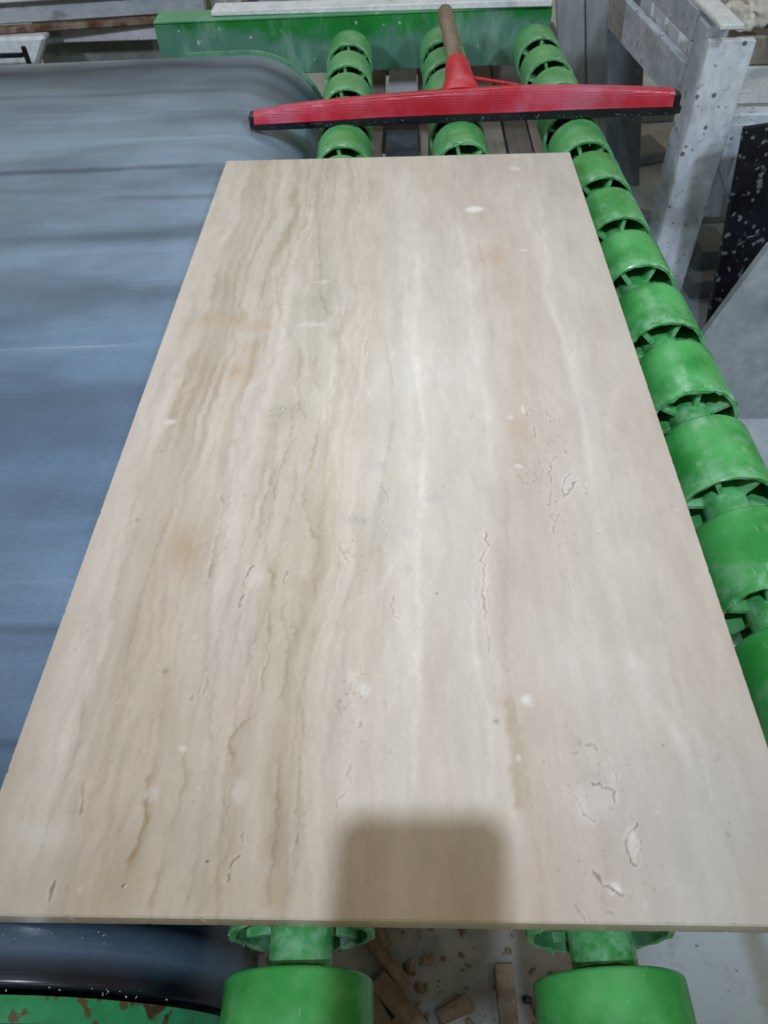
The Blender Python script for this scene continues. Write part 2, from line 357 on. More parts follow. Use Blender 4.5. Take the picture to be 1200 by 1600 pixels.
# ------------------------------------------------------------------ travertine slab
ROWS=[[9,[[3,178,166,150],[30,180,168,152],[49,186,176,166],[76,180,166,148],[113,180,164,144],[135,186,174,156],[153,178,166,148],[176,184,172,154],[187,180,166,146],[212,186,174,156],[225,178,160,138],[243,186,174,158],[266,196,184,172],[301,200,190,178],[324,204,196,186],[355,200,190,178],[385,206,198,188],[396,196,182,168],[421,194,182,172],[456,192,182,174],[477,194,188,180],[521,192,186,180],[564,186,178,170],[599,180,168,160]]],[107,[[-3,186,174,160],[35,190,178,166],[71,186,172,154],[102,184,168,146],[128,190,178,160],[148,186,174,156],[171,194,182,168],[181,184,170,152],[199,192,180,164],[217,186,172,152],[234,192,180,162],[264,202,192,184],[299,204,196,188],[327,210,204,196],[339,204,194,186],[379,206,200,192],[396,206,200,192],[405,194,180,164],[424,200,190,182],[458,196,186,180],[487,196,188,182],[526,196,190,184],[565,190,182,176],[599,182,172,162]]],[223,[[1,190,178,166],[39,192,180,168],[80,184,168,148],[108,190,174,154],[132,194,184,172],[149,200,190,182],[183,200,190,182],[195,190,178,156],[212,194,184,166],[240,194,182,162],[258,206,198,190],[280,202,194,182],[308,204,196,188],[325,216,210,204],[348,206,198,192],[376,206,200,194],[393,206,198,192],[410,198,186,178],[454,204,198,192],[493,200,192,186],[548,194,186,178],[600,186,176,164]]],[467,[[-1,192,182,172],[28,188,176,162],[68,182,168,150],[93,186,174,158],[115,198,188,176],[136,202,192,186],[168,192,182,164],[183,196,186,170],[215,194,184,164],[232,202,194,178],[254,206,196,184],[285,208,204,196],[331,212,208,200],[362,206,200,192],[390,206,202,194],[411,208,204,196],[422,198,186,176],[453,194,180,168],[487,196,186,178],[515,204,198,192],[549,194,186,178],[599,188,178,168]]],[784,[[3,188,178,166],[53,176,164,146],[107,182,172,156],[143,190,180,166],[197,176,166,148],[233,192,182,168],[259,192,180,162],[304,196,190,180],[335,204,198,190],[365,194,186,176],[405,202,196,188],[426,194,186,176],[453,190,176,162],[496,192,182,172],[509,200,194,186],[547,192,184,174],[603,188,180,170]]],[1155,[[0,190,180,168],[57,180,168,152],[113,186,176,162],[168,182,172,156],[213,190,181,170],[322,192,184,174],[388,188,178,168],[431,184,172,164],[484,184,172,164],[506,190,182,174],[548,186,180,174],[596,188,182,176]]]]
LINES=[["d",0.55,2.2,[[180,1009],[183,929],[190,873],[195,821],[196,780],[205,749],[212,723],[221,726]]],["d",0.35,2.0,[[129,840],[140,759],[152,713],[169,670]]],["d",0.45,2.2,[[181,656],[184,604],[184,580],[194,533],[204,511]]],["d",0.3,1.8,[[202,636],[204,592],[212,567]]],["d",0.5,2.6,[[217,533],[217,489],[215,458],[210,429],[209,401],[214,374],[221,349],[232,332]]],["d",0.65,1.8,[[198,495],[189,479],[184,457],[179,434],[178,415],[179,397],[178,375],[175,349],[176,333],[181,313],[189,294],[192,275],[190,257],[192,233],[195,210],[194,185],[193,170],[193,156]]],["d",0.5,1.7,[[177,449],[174,425],[170,402],[168,375],[167,353],[168,337]]],["b",0.75,1.8,[[193,156],[192,149],[184,143],[177,136],[174,128],[176,118],[179,109],[182,103],[181,92],[181,77],[183,70],[184,58],[185,40],[180,27],[176,14],[175,4]]],["d",0.5,2.6,[[122,402],[127,384],[129,341],[129,317],[128,294],[126,279]]],["d",0.35,2.6,[[139,341],[139,321],[138,305]]],["b",0.45,5,[[109,197],[113,161],[115,127],[117,96],[120,62],[116,39],[116,14]]],["b",0.4,4,[[117,86],[120,62],[115,35]]],["d",0.35,3,[[138,133],[144,91],[141,58],[139,22],[138,4]]],["d",0.3,3,[[162,117],[165,77],[167,44],[166,14]]],["b",0.5,3.2,[[216,123],[219,77],[219,63],[220,45],[219,23],[221,5]]],["d",0.4,2.4,[[231,197],[231,161],[233,117],[234,82],[236,49],[236,15]]],["d",0.4,2.4,[[205,264],[203,250],[212,223],[214,197],[212,167],[203,156]]],["d",0.35,2,[[203,240],[217,233],[221,217]]],["d",0.35,2,[[233,410],[232,374],[230,349],[229,293],[233,250],[234,204]]],["w",0.55,3,[[178,666],[158,657],[145,631],[146,593],[135,581],[123,569],[119,534],[120,501]]],["w",0.4,3,[[223,756],[227,683],[227,603],[230,532],[233,478],[233,429],[234,401]]],["w",0.4,4,[[119,557],[123,470],[124,411],[125,375],[124,333]]],["w",0.5,4,[[322,982],[333,868],[335,784],[328,694],[329,626],[332,553],[339,498],[336,447],[333,391],[330,348],[327,293],[329,250],[326,204],[328,167],[326,139],[324,107],[327,78]]],["w",0.4,5,[[284,531],[267,578],[257,628]]],["w",0.45,4,[[398,1019],[400,920],[406,830],[404,750],[402,664],[406,599],[409,529],[410,465],[407,408]]],["w",0.4,3.5,[[387,347],[382,308],[378,250],[376,204],[381,173],[386,151],[384,108],[380,69]]],["w",0.45,4,[[394,223],[396,173],[396,134],[397,98],[396,64],[399,33]]],["w",0.5,5,[[525,1013],[523,915],[517,826],[506,778],[510,717],[518,661],[517,597],[517,549],[516,495],[513,444],[507,398]]],["w",0.4,3,[[317,336],[290,271],[273,267],[259,250],[258,210],[260,185]]],["w",0.35,8,[[507,223],[518,162],[539,119],[548,80]]],["b",0.4,7,[[402,174],[401,129],[400,88],[401,74]]],["c",0.95,0.9,[[169,305],[165,303],[164,294],[164,283],[167,279]]],["c",0.95,0.9,[[165,271],[164,264],[162,257]]],["c",0.85,1.0,[[395,347],[395,335],[398,329],[392,320],[388,309],[391,305],[390,295],[390,284],[388,274],[388,257],[388,243]]],["c",0.4,0.8,[[388,243],[388,223],[390,207]]],["c",0.6,0.9,[[290,409],[296,396],[298,382],[296,368],[293,357]]],["c",0.45,0.9,[[253,328],[258,312],[269,302]]],["c",0.5,0.9,[[203,299],[201,290],[201,282]]],["c",0.5,0.9,[[306,271],[304,260],[307,246],[312,240]]],["c",0.55,0.9,[[474,445],[469,430],[469,418],[468,398],[462,381],[457,382]]],["c",0.65,0.9,[[490,424],[484,418],[480,403],[480,392],[486,400],[491,412],[497,414],[501,410],[503,396]]],["c",0.7,0.9,[[452,539],[454,519],[457,506]]],["c",0.5,0.9,[[459,498],[459,485],[459,475]]],["c",0.55,0.9,[[473,372],[465,359],[462,343]]],["c",0.4,0.9,[[460,368],[465,359]]],["c",0.4,0.9,[[478,528],[479,506],[488,511]]],["c",0.4,0.8,[[492,522],[489,500]]],["c",0.5,0.9,[[272,184],[269,176],[268,169]]],["c",0.5,0.9,[[282,178],[282,171],[277,166]]],["c",0.55,0.9,[[279,200],[276,196],[277,189],[284,189]]],["c",0.45,0.9,[[292,185],[301,184],[304,179],[312,186]]],["c",0.4,0.9,[[261,160],[259,156],[263,153]]],["c",0.35,0.9,[[279,147],[279,139]]],["c",0.45,0.9,[[270,86],[266,81],[264,75]]],["c",0.35,0.9,[[274,110],[272,102],[274,93]]],["c",0.55,1.0,[[195,58],[195,51]]],["c",0.7,0.9,[[195,40],[191,36],[190,31]]],["c",0.6,0.9,[[190,27],[189,21]]],["c",0.45,1.0,[[237,56],[236,49]]],["c",0.75,1.1,[[487,65],[483,61],[478,55],[477,46],[478,39],[482,38]]],["c",0.5,0.9,[[486,53],[484,39]]],["c",0.5,0.9,[[484,75],[484,70],[487,64]]],["c",0.75,1.0,[[451,33],[454,26],[460,22],[467,17]]],["c",0.8,1.2,[[460,24],[464,19]]],["c",0.65,1.0,[[460,96],[468,92],[474,90],[474,81]]],["c",0.6,0.9,[[479,103],[477,94]]],["c",0.6,1.0,[[449,76],[453,70],[456,67]]],["c",0.4,0.9,[[438,91],[445,84],[449,76]]],["c",0.45,1.2,[[460,127],[466,125],[468,123]]],["c",0.4,0.9,[[439,121],[440,115],[450,119],[440,122]]],["c",0.5,0.9,[[433,13],[435,7],[439,1]]],["c",0.4,0.9,[[454,5],[460,6]]],["c",0.5,1.2,[[64,95],[67,83],[68,69]]],["c",0.75,1.1,[[63,22],[63,15],[63,8]]],["c",0.4,1.2,[[74,21],[75,15]]],["c",0.5,1.2,[[136,170],[135,164]]],["c",0.4,1.2,[[147,185],[146,176],[145,167]]],["c",0.35,1.2,[[265,668],[265,648],[265,630]]],["c",0.35,1.0,[[236,748],[234,725]]]]
BLOBS=[["white",0.85,13,9,[424,1004]],["white",0.45,9,9,[500,1143]],["white",0.3,8,6,[506,1192]],["white",0.4,6,5,[487,879]],["white",0.8,4.5,3.6,[416,165]],["white",0.55,2.2,1.8,[419,160]],["white",0.4,2.5,2,[418,169]],["white",0.5,2.5,3,[405,115]],["pale",0.5,7,11,[174,290]],["pale",0.45,7,9,[188,88]],["pale",0.4,5,6,[120,84]],["white",0.5,3.5,2.5,[137,121]],["white",0.5,6,4.5,[44,513]],["white",0.6,3,6,[451,528]],["white",0.4,4,4,[435,515]],["white",0.6,4,3,[438,437]],["pale",0.7,3,9,[482,51]],["white",0.6,4,3.5,[463,22]],["pale",0.45,14,14,[456,81]],["pale",0.35,9,9,[459,116]],["white",0.5,5,6,[282,174]],["white",0.35,4,5,[270,186]],["pale",0.3,10,10,[488,412]],["white",0.35,16,5,[195,702]],["pale",0.3,10,8,[200,436]],["white",0.3,8,5,[200,804]],["olive",0.5,22,20,[176,533]],["olive",0.4,26,18,[191,757]],["olive",0.35,16,12,[209,723]],["rust",0.42,22,14,[120,700]],["rust",0.45,20,22,[112,606]],["rust",0.4,40,16,[70,716]],["rust",0.35,12,22,[103,317]],["rust",0.3,14,22,[95,333]],["rust",0.3,20,18,[114,651]],["rust",0.35,18,24,[440,864]],["rust",0.3,12,26,[442,496]],["rust",0.25,14,14,[225,15]],["rust",0.3,10,20,[178,14]],["rust",0.25,40,24,[120,14]],["olive",0.2,20,26,[463,795]],["pink",0.35,40,30,[514,1125]],["pink",0.3,26,40,[434,292]],["pink",0.25,50,40,[438,38]],["pink",0.3,30,40,[169,167]],["grey",0.35,60,60,[524,43]],["grey",0.3,70,40,[558,84]],["pale",0.35,24,12,[43,52]],["grey",0.35,10,6,[286,438]],["grey",0.4,9,7,[316,346]],["grey",0.3,9,6,[347,391]],["grey",0.4,14,5,[269,361]],["dark",0.95,1.5,1.0,[115,19]],["white",0.9,0.9,0.8,[116,19]],["dark",0.9,0.9,1.0,[172,36]],["dark",0.6,0.8,0.8,[520,126]],["dark",0.5,1.4,1.1,[345,272]],["dark",0.35,2.4,2,[390,145]],["dark",0.35,2.4,2.4,[107,191]],["dark",0.35,2,2,[41,365]],["dark",0.4,1.6,1.6,[45,465]]]  # the widest pale blob paints a soft glare at the near left
PITS=[[60,34,34,0.4,[469,862]],[70,18,26,0.45,[445,426]],[70,20,40,0.45,[480,464]],[40,14,30,0.45,[473,363]],[50,12,34,0.45,[269,162]],[40,10,20,0.45,[261,324]],[40,18,14,0.45,[176,533]],[40,22,26,0.45,[467,528]],[40,26,22,0.45,[462,103]],[40,12,50,0.3,[238,68]],[60,40,60,0.25,[295,332]],[60,70,60,0.25,[97,106]],[40,16,14,0.4,[269,361]],[40,30,30,0.3,[463,26]],[30,16,40,0.35,[131,349]]]

LX, LY, TK = .6, 1.2, .02
NX, NY = 480, 960
sx = np.linspace(0, LX * 1000, NX + 1); ty = np.linspace(0, LY * 1000, NY + 1)
SS, TT = np.meshgrid(sx, ty, indexing='ij')         # millimetres
def vnoise(fx, fy, octv=3, per=.5):                 # smooth value noise, fx / fy cells over the slab
    out = np.zeros_like(SS); amp = 1.0; tot = 0
    for k in range(octv):
        cx, cy = max(2, int(fx * 2 ** k)), max(2, int(fy * 2 ** k))
        g = nrng.rand(cx + 3, cy + 3)
        X = SS / (LX * 1000) * cx; Y = TT / (LY * 1000) * cy
        ix = np.minimum(X.astype(int), cx); iy = np.minimum(Y.astype(int), cy)
        fx_ = X - ix; fy_ = Y - iy
        fx_ = fx_ * fx_ * (3 - 2 * fx_); fy_ = fy_ * fy_ * (3 - 2 * fy_)
        out += amp * ((g[ix, iy] * (1 - fx_) + g[ix + 1, iy] * fx_) * (1 - fy_) + (g[ix, iy + 1] * (1 - fx_) + g[ix + 1, iy + 1] * fx_) * fy_)
        tot += amp; amp *= per
    return out / tot - .5
def lin(c):
    c = np.asarray(c, float) / 255
    return np.where(c <= .04045, c / 12.92, ((c + .055) / 1.055) ** 2.4)
warpS = vnoise(5, 7, 4) * 30 + vnoise(26, 20, 4, .6) * 13
warpT = vnoise(8, 8, 3) * 60
S2 = SS + warpS; T2 = np.clip(TT + warpT, 0, 1200)
rowc = []
for t, pts in ROWS:
    xs = [p[0] for p in pts]
    rowc.append(np.stack([np.interp(S2.ravel(), xs, lin([p[k] for p in pts])).reshape(SS.shape) for k in (1, 2, 3)], -1))
rt_ = [t for t, _ in ROWS]
col = np.zeros(SS.shape + (3,))
idx = np.clip(np.searchsorted(rt_, T2.ravel()).reshape(SS.shape), 1, len(rt_) - 1)
for k in range(1, len(rt_)):
    m = idx == k
    f = np.clip((T2 - rt_[k - 1]) / (rt_[k] - rt_[k - 1]), 0, 1)[m][:, None]
    f = f * f * (3 - 2 * f)
    col[m] = rowc[k - 1][m] * (1 - f) + rowc[k][m] * f
ALB = 1.19
mean_ = col.mean((0, 1)); col = mean_ + (col - mean_) * np.array([.78, .70, .62]); col *= np.array([1.0, .985, .966])   # the beds differ little in tone
col *= ALB
# bedding: fine bands running the length of the slab, stronger on its left half
bandw = np.interp(SS, [0, 60, 250, 300, 600], [.75, 1.3, 1.2, .5, .42])
sb = SS + warpS * 1.45 + vnoise(5, 22, 4, .6) * 15 + vnoise(50, 60, 3) * 4.0 + vnoise(9, 13, 3) * 30 * np.exp(-((SS - 205) / 75) ** 2)
def band1(cells, seed):
    r = np.random.RandomState(seed); g = r.rand(cells + 40); x = (sb + 60) / 720 * cells
    x = np.clip(x, 0, cells + 38); i = x.astype(int); f = np.clip((x - i - .5) * 2.2 + .5, 0, 1); f = f * f * (3 - 2 * f)
    return g[i] * (1 - f) + g[i + 1] * f - .5
bands = band1(40, 3) * .50 + band1(95, 4) * .42 + band1(210, 5) * .22
fade = np.clip(.55 + vnoise(9, 9, 3) * 1.6, .1, 1.2)
tint = np.array([.85, 1.0, 1.3])
col *= 1 + (bands * bandw * fade * .37)[..., None] * tint
col *= 1 + (vnoise(16, 12, 5, .65) * .20)[..., None] * np.array([.9, 1, 1.15])
col *= 1 + (vnoise(80, 60, 3, .65) * .10)[..., None]
veil = np.clip(vnoise(9, 6, 4, .6) * 2.4 + .1, 0, 1)[..., None] * .16
col = col * (1 - veil) + lin([220, 213, 206]) * ALB * veil
depth = np.zeros_like(SS)
jit1 = vnoise(120, 200, 2); jit2 = vnoise(120, 200, 2)
TONE = {'d': np.array([.70, .68, .60]), 'b': np.array([.74, .66, .54]), 'w': np.array([1.12, 1.14, 1.18]), 'c': np.array([.40, .38, .37])}
def paint_line(kind, a, wmm, pts, dep=0.0):
    pts = np.array(pts, float); pad = wmm * 5 + 6
    i0 = np.searchsorted(sx, pts[:, 0].min() - pad); i1 = np.searchsorted(sx, pts[:, 0].max() + pad)
    j0 = np.searchsorted(ty, pts[:, 1].min() - pad); j1 = np.searchsorted(ty, pts[:, 1].max() + pad)
    if i1 <= i0 or j1 <= j0: return
    jj = 3.0 if kind != 'c' else 2.6
    X = SS[i0:i1, j0:j1] + jit1[i0:i1, j0:j1] * jj * 2; Y = TT[i0:i1, j0:j1] + jit2[i0:i1, j0:j1] * jj * 2
    best = np.full(X.shape, 1e9); along = np.zeros(X.shape); side = np.zeros(X.shape); n_ = len(pts) - 1
    for k in range(n_):
        p, q = pts[k], pts[k + 1]; d = q - p; l2 = max(1e-6, d @ d)
        t = np.clip(((X - p[0]) * d[0] + (Y - p[1]) * d[1]) / l2, 0, 1)
        ex, ey = X - p[0] - t * d[0], Y - p[1] - t * d[1]; dd = ex * ex + ey * ey
        m = dd < best; best = np.where(m, dd, best); along = np.where(m, (k + t) / n_, along); side = np.where(m, np.sign(ex * d[1] - ey * d[0]), side)
    dist = np.sqrt(best)
    ends = np.clip(np.minimum(along, 1 - along) * 9 + (.55 if kind == 'c' else .1), 0, 1)
    brk = np.clip(.75 + vnoise(60, 60, 2)[i0:i1, j0:j1] * 1.5, .3, 1.15)
    if kind in 'db':                                 # one crisp flank, one that fades out
        f = np.where(side > 0, np.exp(-(dist / (wmm * .55)) ** 2), .75 * np.exp(-dist / (wmm * 1.5)) + .25 * np.exp(-(dist / (wmm * .55)) ** 2))
    elif kind == 'w': f = np.exp(-(dist / wmm) ** 2)
    else: f = np.exp(-(dist / wmm) ** 2)
    f = np.clip(f * a * ends * brk, 0, 1)[..., None]
    w_ = col[i0:i1, j0:j1]
    col[i0:i1, j0:j1] = w_ * (1 - f) + w_ * TONE[kind] * f
    if kind == 'c':
        depth[i0:i1, j0:j1] += f[..., 0] * .0005
        h = (np.exp(-((dist - wmm * 1.9) / (wmm * 1.3)) ** 2) * a * ends * .16)[..., None]
        col[i0:i1, j0:j1] *= 1 + h * np.array([1., 1, 1.05])
BT = {'white': (np.array([226, 222, 216.]), 1), 'pale': (np.array([212, 204, 198.]), 1), 'olive': (np.array([160, 152, 132.]), 1), 'rust': (np.array([176, 148, 112.]), 1), 'pink': (np.array([190, 172, 164.]), 1),
      'grey': (np.array([180, 178, 176.]), 1), 'dark': (np.array([40, 34, 30.]), 1)}
def paint_blob(c, a, rx, ry, p):
    big = rx > 7; pad = 2.2
    i0 = np.searchsorted(sx, p[0] - rx * pad - 2); i1 = np.searchsorted(sx, p[0] + rx * pad + 2); j0 = np.searchsorted(ty, p[1] - ry * pad - 2); j1 = np.searchsorted(ty, p[1] + ry * pad + 2)
    if i1 <= i0 or j1 <= j0: return
    q = 9 if c in ('rust', 'olive', 'pink', 'grey') else (5.0 if rx > 5 else 2.6 if rx > 2.2 else .6)
    X = (SS[i0:i1, j0:j1] + jit1[i0:i1, j0:j1] * q + warpS[i0:i1, j0:j1] * (.5 if big else 0) * (c not in ('white', 'pale')) - p[0]) / rx; Y = (TT[i0:i1, j0:j1] + jit2[i0:i1, j0:j1] * q - p[1]) / ry
    r = np.sqrt(X * X + Y * Y)
    if c in ('rust', 'olive', 'pink', 'grey') or (c == 'pale' and rx > 15): f = np.exp(-r * r) * (1 + vnoise(40, 40, 3)[i0:i1, j0:j1] * 1.2)
    else: f = 1 / (1 + np.exp((r - 1) * 7))
    f = np.clip(f * a, 0, 1)[..., None]
    col[i0:i1, j0:j1] = col[i0:i1, j0:j1] * (1 - f) + lin(BT[c][0]) * (ALB if c != 'dark' else 1) * f
for b in BLOBS:
    if b[0] in ('rust', 'olive', 'pink', 'grey'): paint_blob(*b)
for l in LINES:
    if l[0] != 'c': paint_line(l[0], min(.97, l[1] * 1.8), l[2] * .85, l[3])
for b in BLOBS:
    if b[0] not in ('rust', 'olive', 'pink', 'grey'): paint_blob(*b)
for l in LINES:
    if l[0] == 'c': paint_line('c', min(1, l[1] * 1.2), l[2] * .9, l[3])
# more bedding lines, dark and pale, running the length of the slab
for _ in range(110):
    x0 = rnd.choice((rnd.uniform(20, 290), rnd.uniform(90, 270), rnd.uniform(20, 590)))
    t0 = rnd.uniform(-100, 1000); ln_ = rnd.uniform(120, 520); ph_ = rnd.uniform(0, 99); pts = []
    for k in range(int(ln_ / 22) + 2):
        t = t0 + k * 22
        pts.append([x0 + mnoise.noise(Vector((t / 260, ph_, x0 / 200))) * 22 + mnoise.noise(Vector((t / 70, ph_ + 7, 0))) * 6, t])
    kind = rnd.choice(('d', 'd', 'w', 'w', 'b')) if x0 < 300 else rnd.choice(('d', 'w', 'w'))
    paint_line(kind, rnd.uniform(.18, .6) * (1 if x0 < 300 else .7), rnd.uniform(.9, 2.6), pts)
# short fossil reed marks in the two porous beds, and pin holes
def wig(p, n_, st, a):
    pts = [p]; ang = rnd.uniform(0, 6.28)
    for _ in range(n_):
        ang = ang * .6 + rnd.gauss(1.57, 1.0) * .4 + rnd.gauss(0, .5)
        pts.append([pts[-1][0] + math.cos(ang) * st, pts[-1][1] + math.sin(ang) * st])
    paint_line('c', a, rnd.uniform(.7, 1.0), pts)
for _ in range(70):
    t = rnd.uniform(60, 1150)
    bed = rnd.choice((430 + rnd.gauss(0, 28), 455 + rnd.gauss(0, 30), 255 + rnd.gauss(0, 16), 275 + rnd.gauss(0, 30), rnd.uniform(20, 580)))
    wig([bed, t], rnd.randint(2, 5), rnd.uniform(3, 7), rnd.uniform(.08, .24))
for n_, rx, ry, a, p in PITS:
    for _ in range(n_):
        q = [p[0] + rnd.gauss(0, rx * .6), p[1] + rnd.gauss(0, ry * .6)]
        k = rnd.random()
        paint_blob('dark' if k < .62 else 'white', a * rnd.uniform(.2, .75), rnd.uniform(.5, 1.25), rnd.uniform(.5, 1.5), q)
for _ in range(150):
    paint_blob('dark' if rnd.random() < .45 else 'white', rnd.uniform(.08, .28), rnd.uniform(.6, 1.9), rnd.uniform(.7, 2.6), [rnd.uniform(5, 595), rnd.uniform(5, 1195)])
col = np.clip(col, .01, .86)
# mesh: worked top, eased edges, sawn sides, underside
X0, X1 = 0.0012, LX - .0012
gx = X0 + (X1 - X0) * np.arange(NX + 1) / NX; gy = .0012 + (LY - .0024) * np.arange(NY + 1) / NY
GX, GY = np.meshgrid(gx, gy, indexing='ij')
top = np.stack([GX, GY, -depth], -1).reshape(-1, 3)
vid = np.arange((NX + 1) * (NY + 1)).reshape(NX + 1, NY + 1)
quads = np.stack([vid[:-1, :-1], vid[1:, :-1], vid[1:, 1:], vid[:-1, 1:]], -1).reshape(-1, 4)
ring = np.concatenate([vid[:, 0], vid[-1, 1:], vid[-2::-1, -1], vid[0, -2:0:-1]])
R = len(ring); base = top[ring].copy()
out = base.copy(); ctr = np.array([LX / 2, LY / 2])
ex = np.where(base[:, 0] <= X0 + 1e-6, -1, 0) + np.where(base[:, 0] >= X1 - 1e-6, 1, 0)
ey = np.where(base[:, 1] <= .0013, -1, 0) + np.where(base[:, 1] >= LY - .0013, 1, 0)
chip0 = np.where(nrng.rand(R) < .022, nrng.rand(R) * .0011, 0); chip0 = np.maximum(chip0, np.maximum(np.roll(chip0, 1), np.roll(chip0, -1)) * .6)
chip = chip0 + np.abs(np.interp(np.arange(R), np.arange(0, R + 8, 4), nrng.randn(len(np.arange(0, R + 8, 4))))) * .00022
top[ring, 0] -= ex * chip0 * .8; top[ring, 1] -= ey * chip0 * .8
v1 = out.copy(); v1[:, 0] += ex * (.0012 - chip * .3); v1[:, 1] += ey * (.0012 - chip * .3); v1[:, 2] = -.0012 - chip
v2 = v1.copy(); v2[:, 2] = -TK + .001
v3 = v2.copy(); v3[:, 0] -= ex * .001; v3[:, 1] -= ey * .001; v3[:, 2] = -TK
allv = np.concatenate([top, v1, v2, v3]); nt = len(top)
nxt = np.roll(np.arange(R), -1)
def strip(a, b): return np.stack([a, b, b[nxt], a[nxt]], -1)
i1_, i2_, i3_ = nt + np.arange(R), nt + R + np.arange(R), nt + 2 * R + np.arange(R)
quads = np.concatenate([quads, strip(ring, i1_)[:, ::-1][:, [0, 3, 2, 1]], strip(i1_, i2_), strip(i2_, i3_)])
me = bpy.data.meshes.new('travertine_slab')
nq = len(quads)
me.vertices.add(len(allv)); me.vertices.foreach_set('co', allv.astype(np.float32).ravel())
me.loops.add(nq * 4 + R); me.loops.foreach_set('vertex_index', np.concatenate([quads.ravel(), i3_[::-1]]).astype(np.int32))
me.polygons.add(nq + 1); me.polygons.foreach_set('loop_start', np.concatenate([np.arange(nq) * 4, [nq * 4]]).astype(np.int32))
me.update(calc_edges=True); me.validate()
me.attributes.new('stone_tone', 'FLOAT_COLOR', 'POINT')
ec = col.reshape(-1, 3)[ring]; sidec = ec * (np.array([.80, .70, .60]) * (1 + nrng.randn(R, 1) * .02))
ca = np.ones((len(allv), 4)); ca[:nt, :3] = col.reshape(-1, 3); ca[nt:nt + R, :3] = ec * 1.08; ca[nt + R:, :3] = np.concatenate([sidec, sidec])  # chamfer ring lightened as a painted edge highlight
me.attributes['stone_tone'].data.foreach_set('color', ca.astype(np.float32).ravel())
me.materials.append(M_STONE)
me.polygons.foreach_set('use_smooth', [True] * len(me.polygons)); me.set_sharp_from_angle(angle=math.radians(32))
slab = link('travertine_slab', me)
x, y = rotz(0, 0, -TH); slab.location = (x, y, Z0); slab.rotation_euler = (0, 0, -TH)
tag(slab, 'large beige travertine slab with brown and white veins lying across the belt and green rollers', 'stone slab')

# ------------------------------------------------------------------ belt conveyor on the left (runs along x, turns down over its end drum)
ZB = Z0 - TK                                          # belt top, roller tops
RB = .18; CXB = 0.0
bc = thing('belt_conveyor', 'wide grey rubber belt conveyor turning down over its end drum under the slab', 'conveyor', (CXB - .6, .9, 0))
def stadium(r, nseg=28, x_back=-1.55):
    pts = []
    for x in np.linspace(x_back, 0, 40)[:-1]: pts.append((x, ZB - RB + r))
    for k in range(nseg + 1):
        a = math.pi / 2 - math.pi * k / nseg
        pts.append((r * math.cos(a), ZB - RB + r * math.sin(a)))
    for x in np.linspace(0, x_back, 14)[1:]: pts.append((x, ZB - RB - r))
    return pts
prof = stadium(RB); nv_ = 70
bm = bmesh.new(); uvl = bm.loops.layers.uv.new('UVMap')
arc = [0]
for a, b in zip(prof, prof[1:]): arc.append(arc[-1] + math.dist(a, b))
arc0 = arc[39]
ys = [-.040, -.0388, -.0372, -.0355] + list(np.linspace(-.03, 1.805, nv_)) + [1.811, 1.8135, 1.815]
lowering = {0: .004, 1: .0015, 2: .0003, len(ys) - 1: .004, len(ys) - 2: .0015, len(ys) - 3: .0004}
o_ = bc.location
rows_ = []
for j, yv in enumerate(ys):
    row = []
    for i, (px, pz) in enumerate(prof):
        cx_ = min(px, 0); d = Vector((px - cx_, 0, pz - (ZB - RB))); d.normalize()
        wav = mnoise.noise(Vector((px * 1.2, yv * 2.4, 3))) * .0016 - .0012
        q = Vector((px, yv, pz)) - d * lowering.get(j, 0) + d * wav
        row.append(bm.verts.new(q - Vector((o_.x - CXB, o_.y, 0))))
    rows_.append(row)
for j in range(len(ys) - 1):
    for i in range(len(prof) - 1):
        f = bm.faces.new((rows_[j][i], rows_[j][i + 1], rows_[j + 1][i + 1], rows_[j + 1][i]))
        for lp, (jj, ii) in zip(f.loops, ((j, i), (j, i + 1), (j + 1, i + 1), (j + 1, i))): lp[uvl].uv = (arc[ii] - arc0, ys[jj])
belt = obj('belt', bm, M_BELT, bc, 40)
def plate(name, r, y0, y1, mat, xb=-1.55):
    bm = bmesh.new(); p = stadium(r, 28, xb)
    A = [bm.verts.new((px - o_.x + CXB, y0 - o_.y, pz)) for px, pz in p]; B = [bm.verts.new((px - o_.x + CXB, y1 - o_.y, pz)) for px, pz in p]
    bm.faces.new(A); bm.faces.new(B[::-1]); n_ = len(p)
    for i in range(n_): bm.faces.new((A[i], B[i], B[(i + 1) % n_], A[(i + 1) % n_]))
    es = [e for e in bm.edges if len(e.link_faces) == 2 and any(len(f.verts) > 4 for f in e.link_faces)]
    bmesh.ops.bevel(bm, geom=es, offset=.0015, segments=1, affect='EDGES')
    return obj(name, bm, mat, bc, 30)
plate('side_plate', RB - .003, -.060, -.044, M_RUST)['label'] = 'rusty green side plate'
plate('side_plate', RB + .0045, 1.8195, 1.826, M_RIM, -.14)
bm = bmesh.new(); tube(bm, (0 - o_.x, -.03 - o_.y, ZB - RB), (0 - o_.x, 1.80 - o_.y, ZB - RB), RB - .012, RB - .012, 40); obj('drum', bm, M_STEEL, bc, 40)
for yy in (.02, 1.7):
    for xx in (-1.2, -.35):
        bm = bmesh.new(); box(bm, xx - o_.x, xx + .08 - o_.x, yy - o_.y, yy + .08 - o_.y, 0, ZB - 2 * RB - .004, .003); obj('leg', bm, M_BEAM, bc)

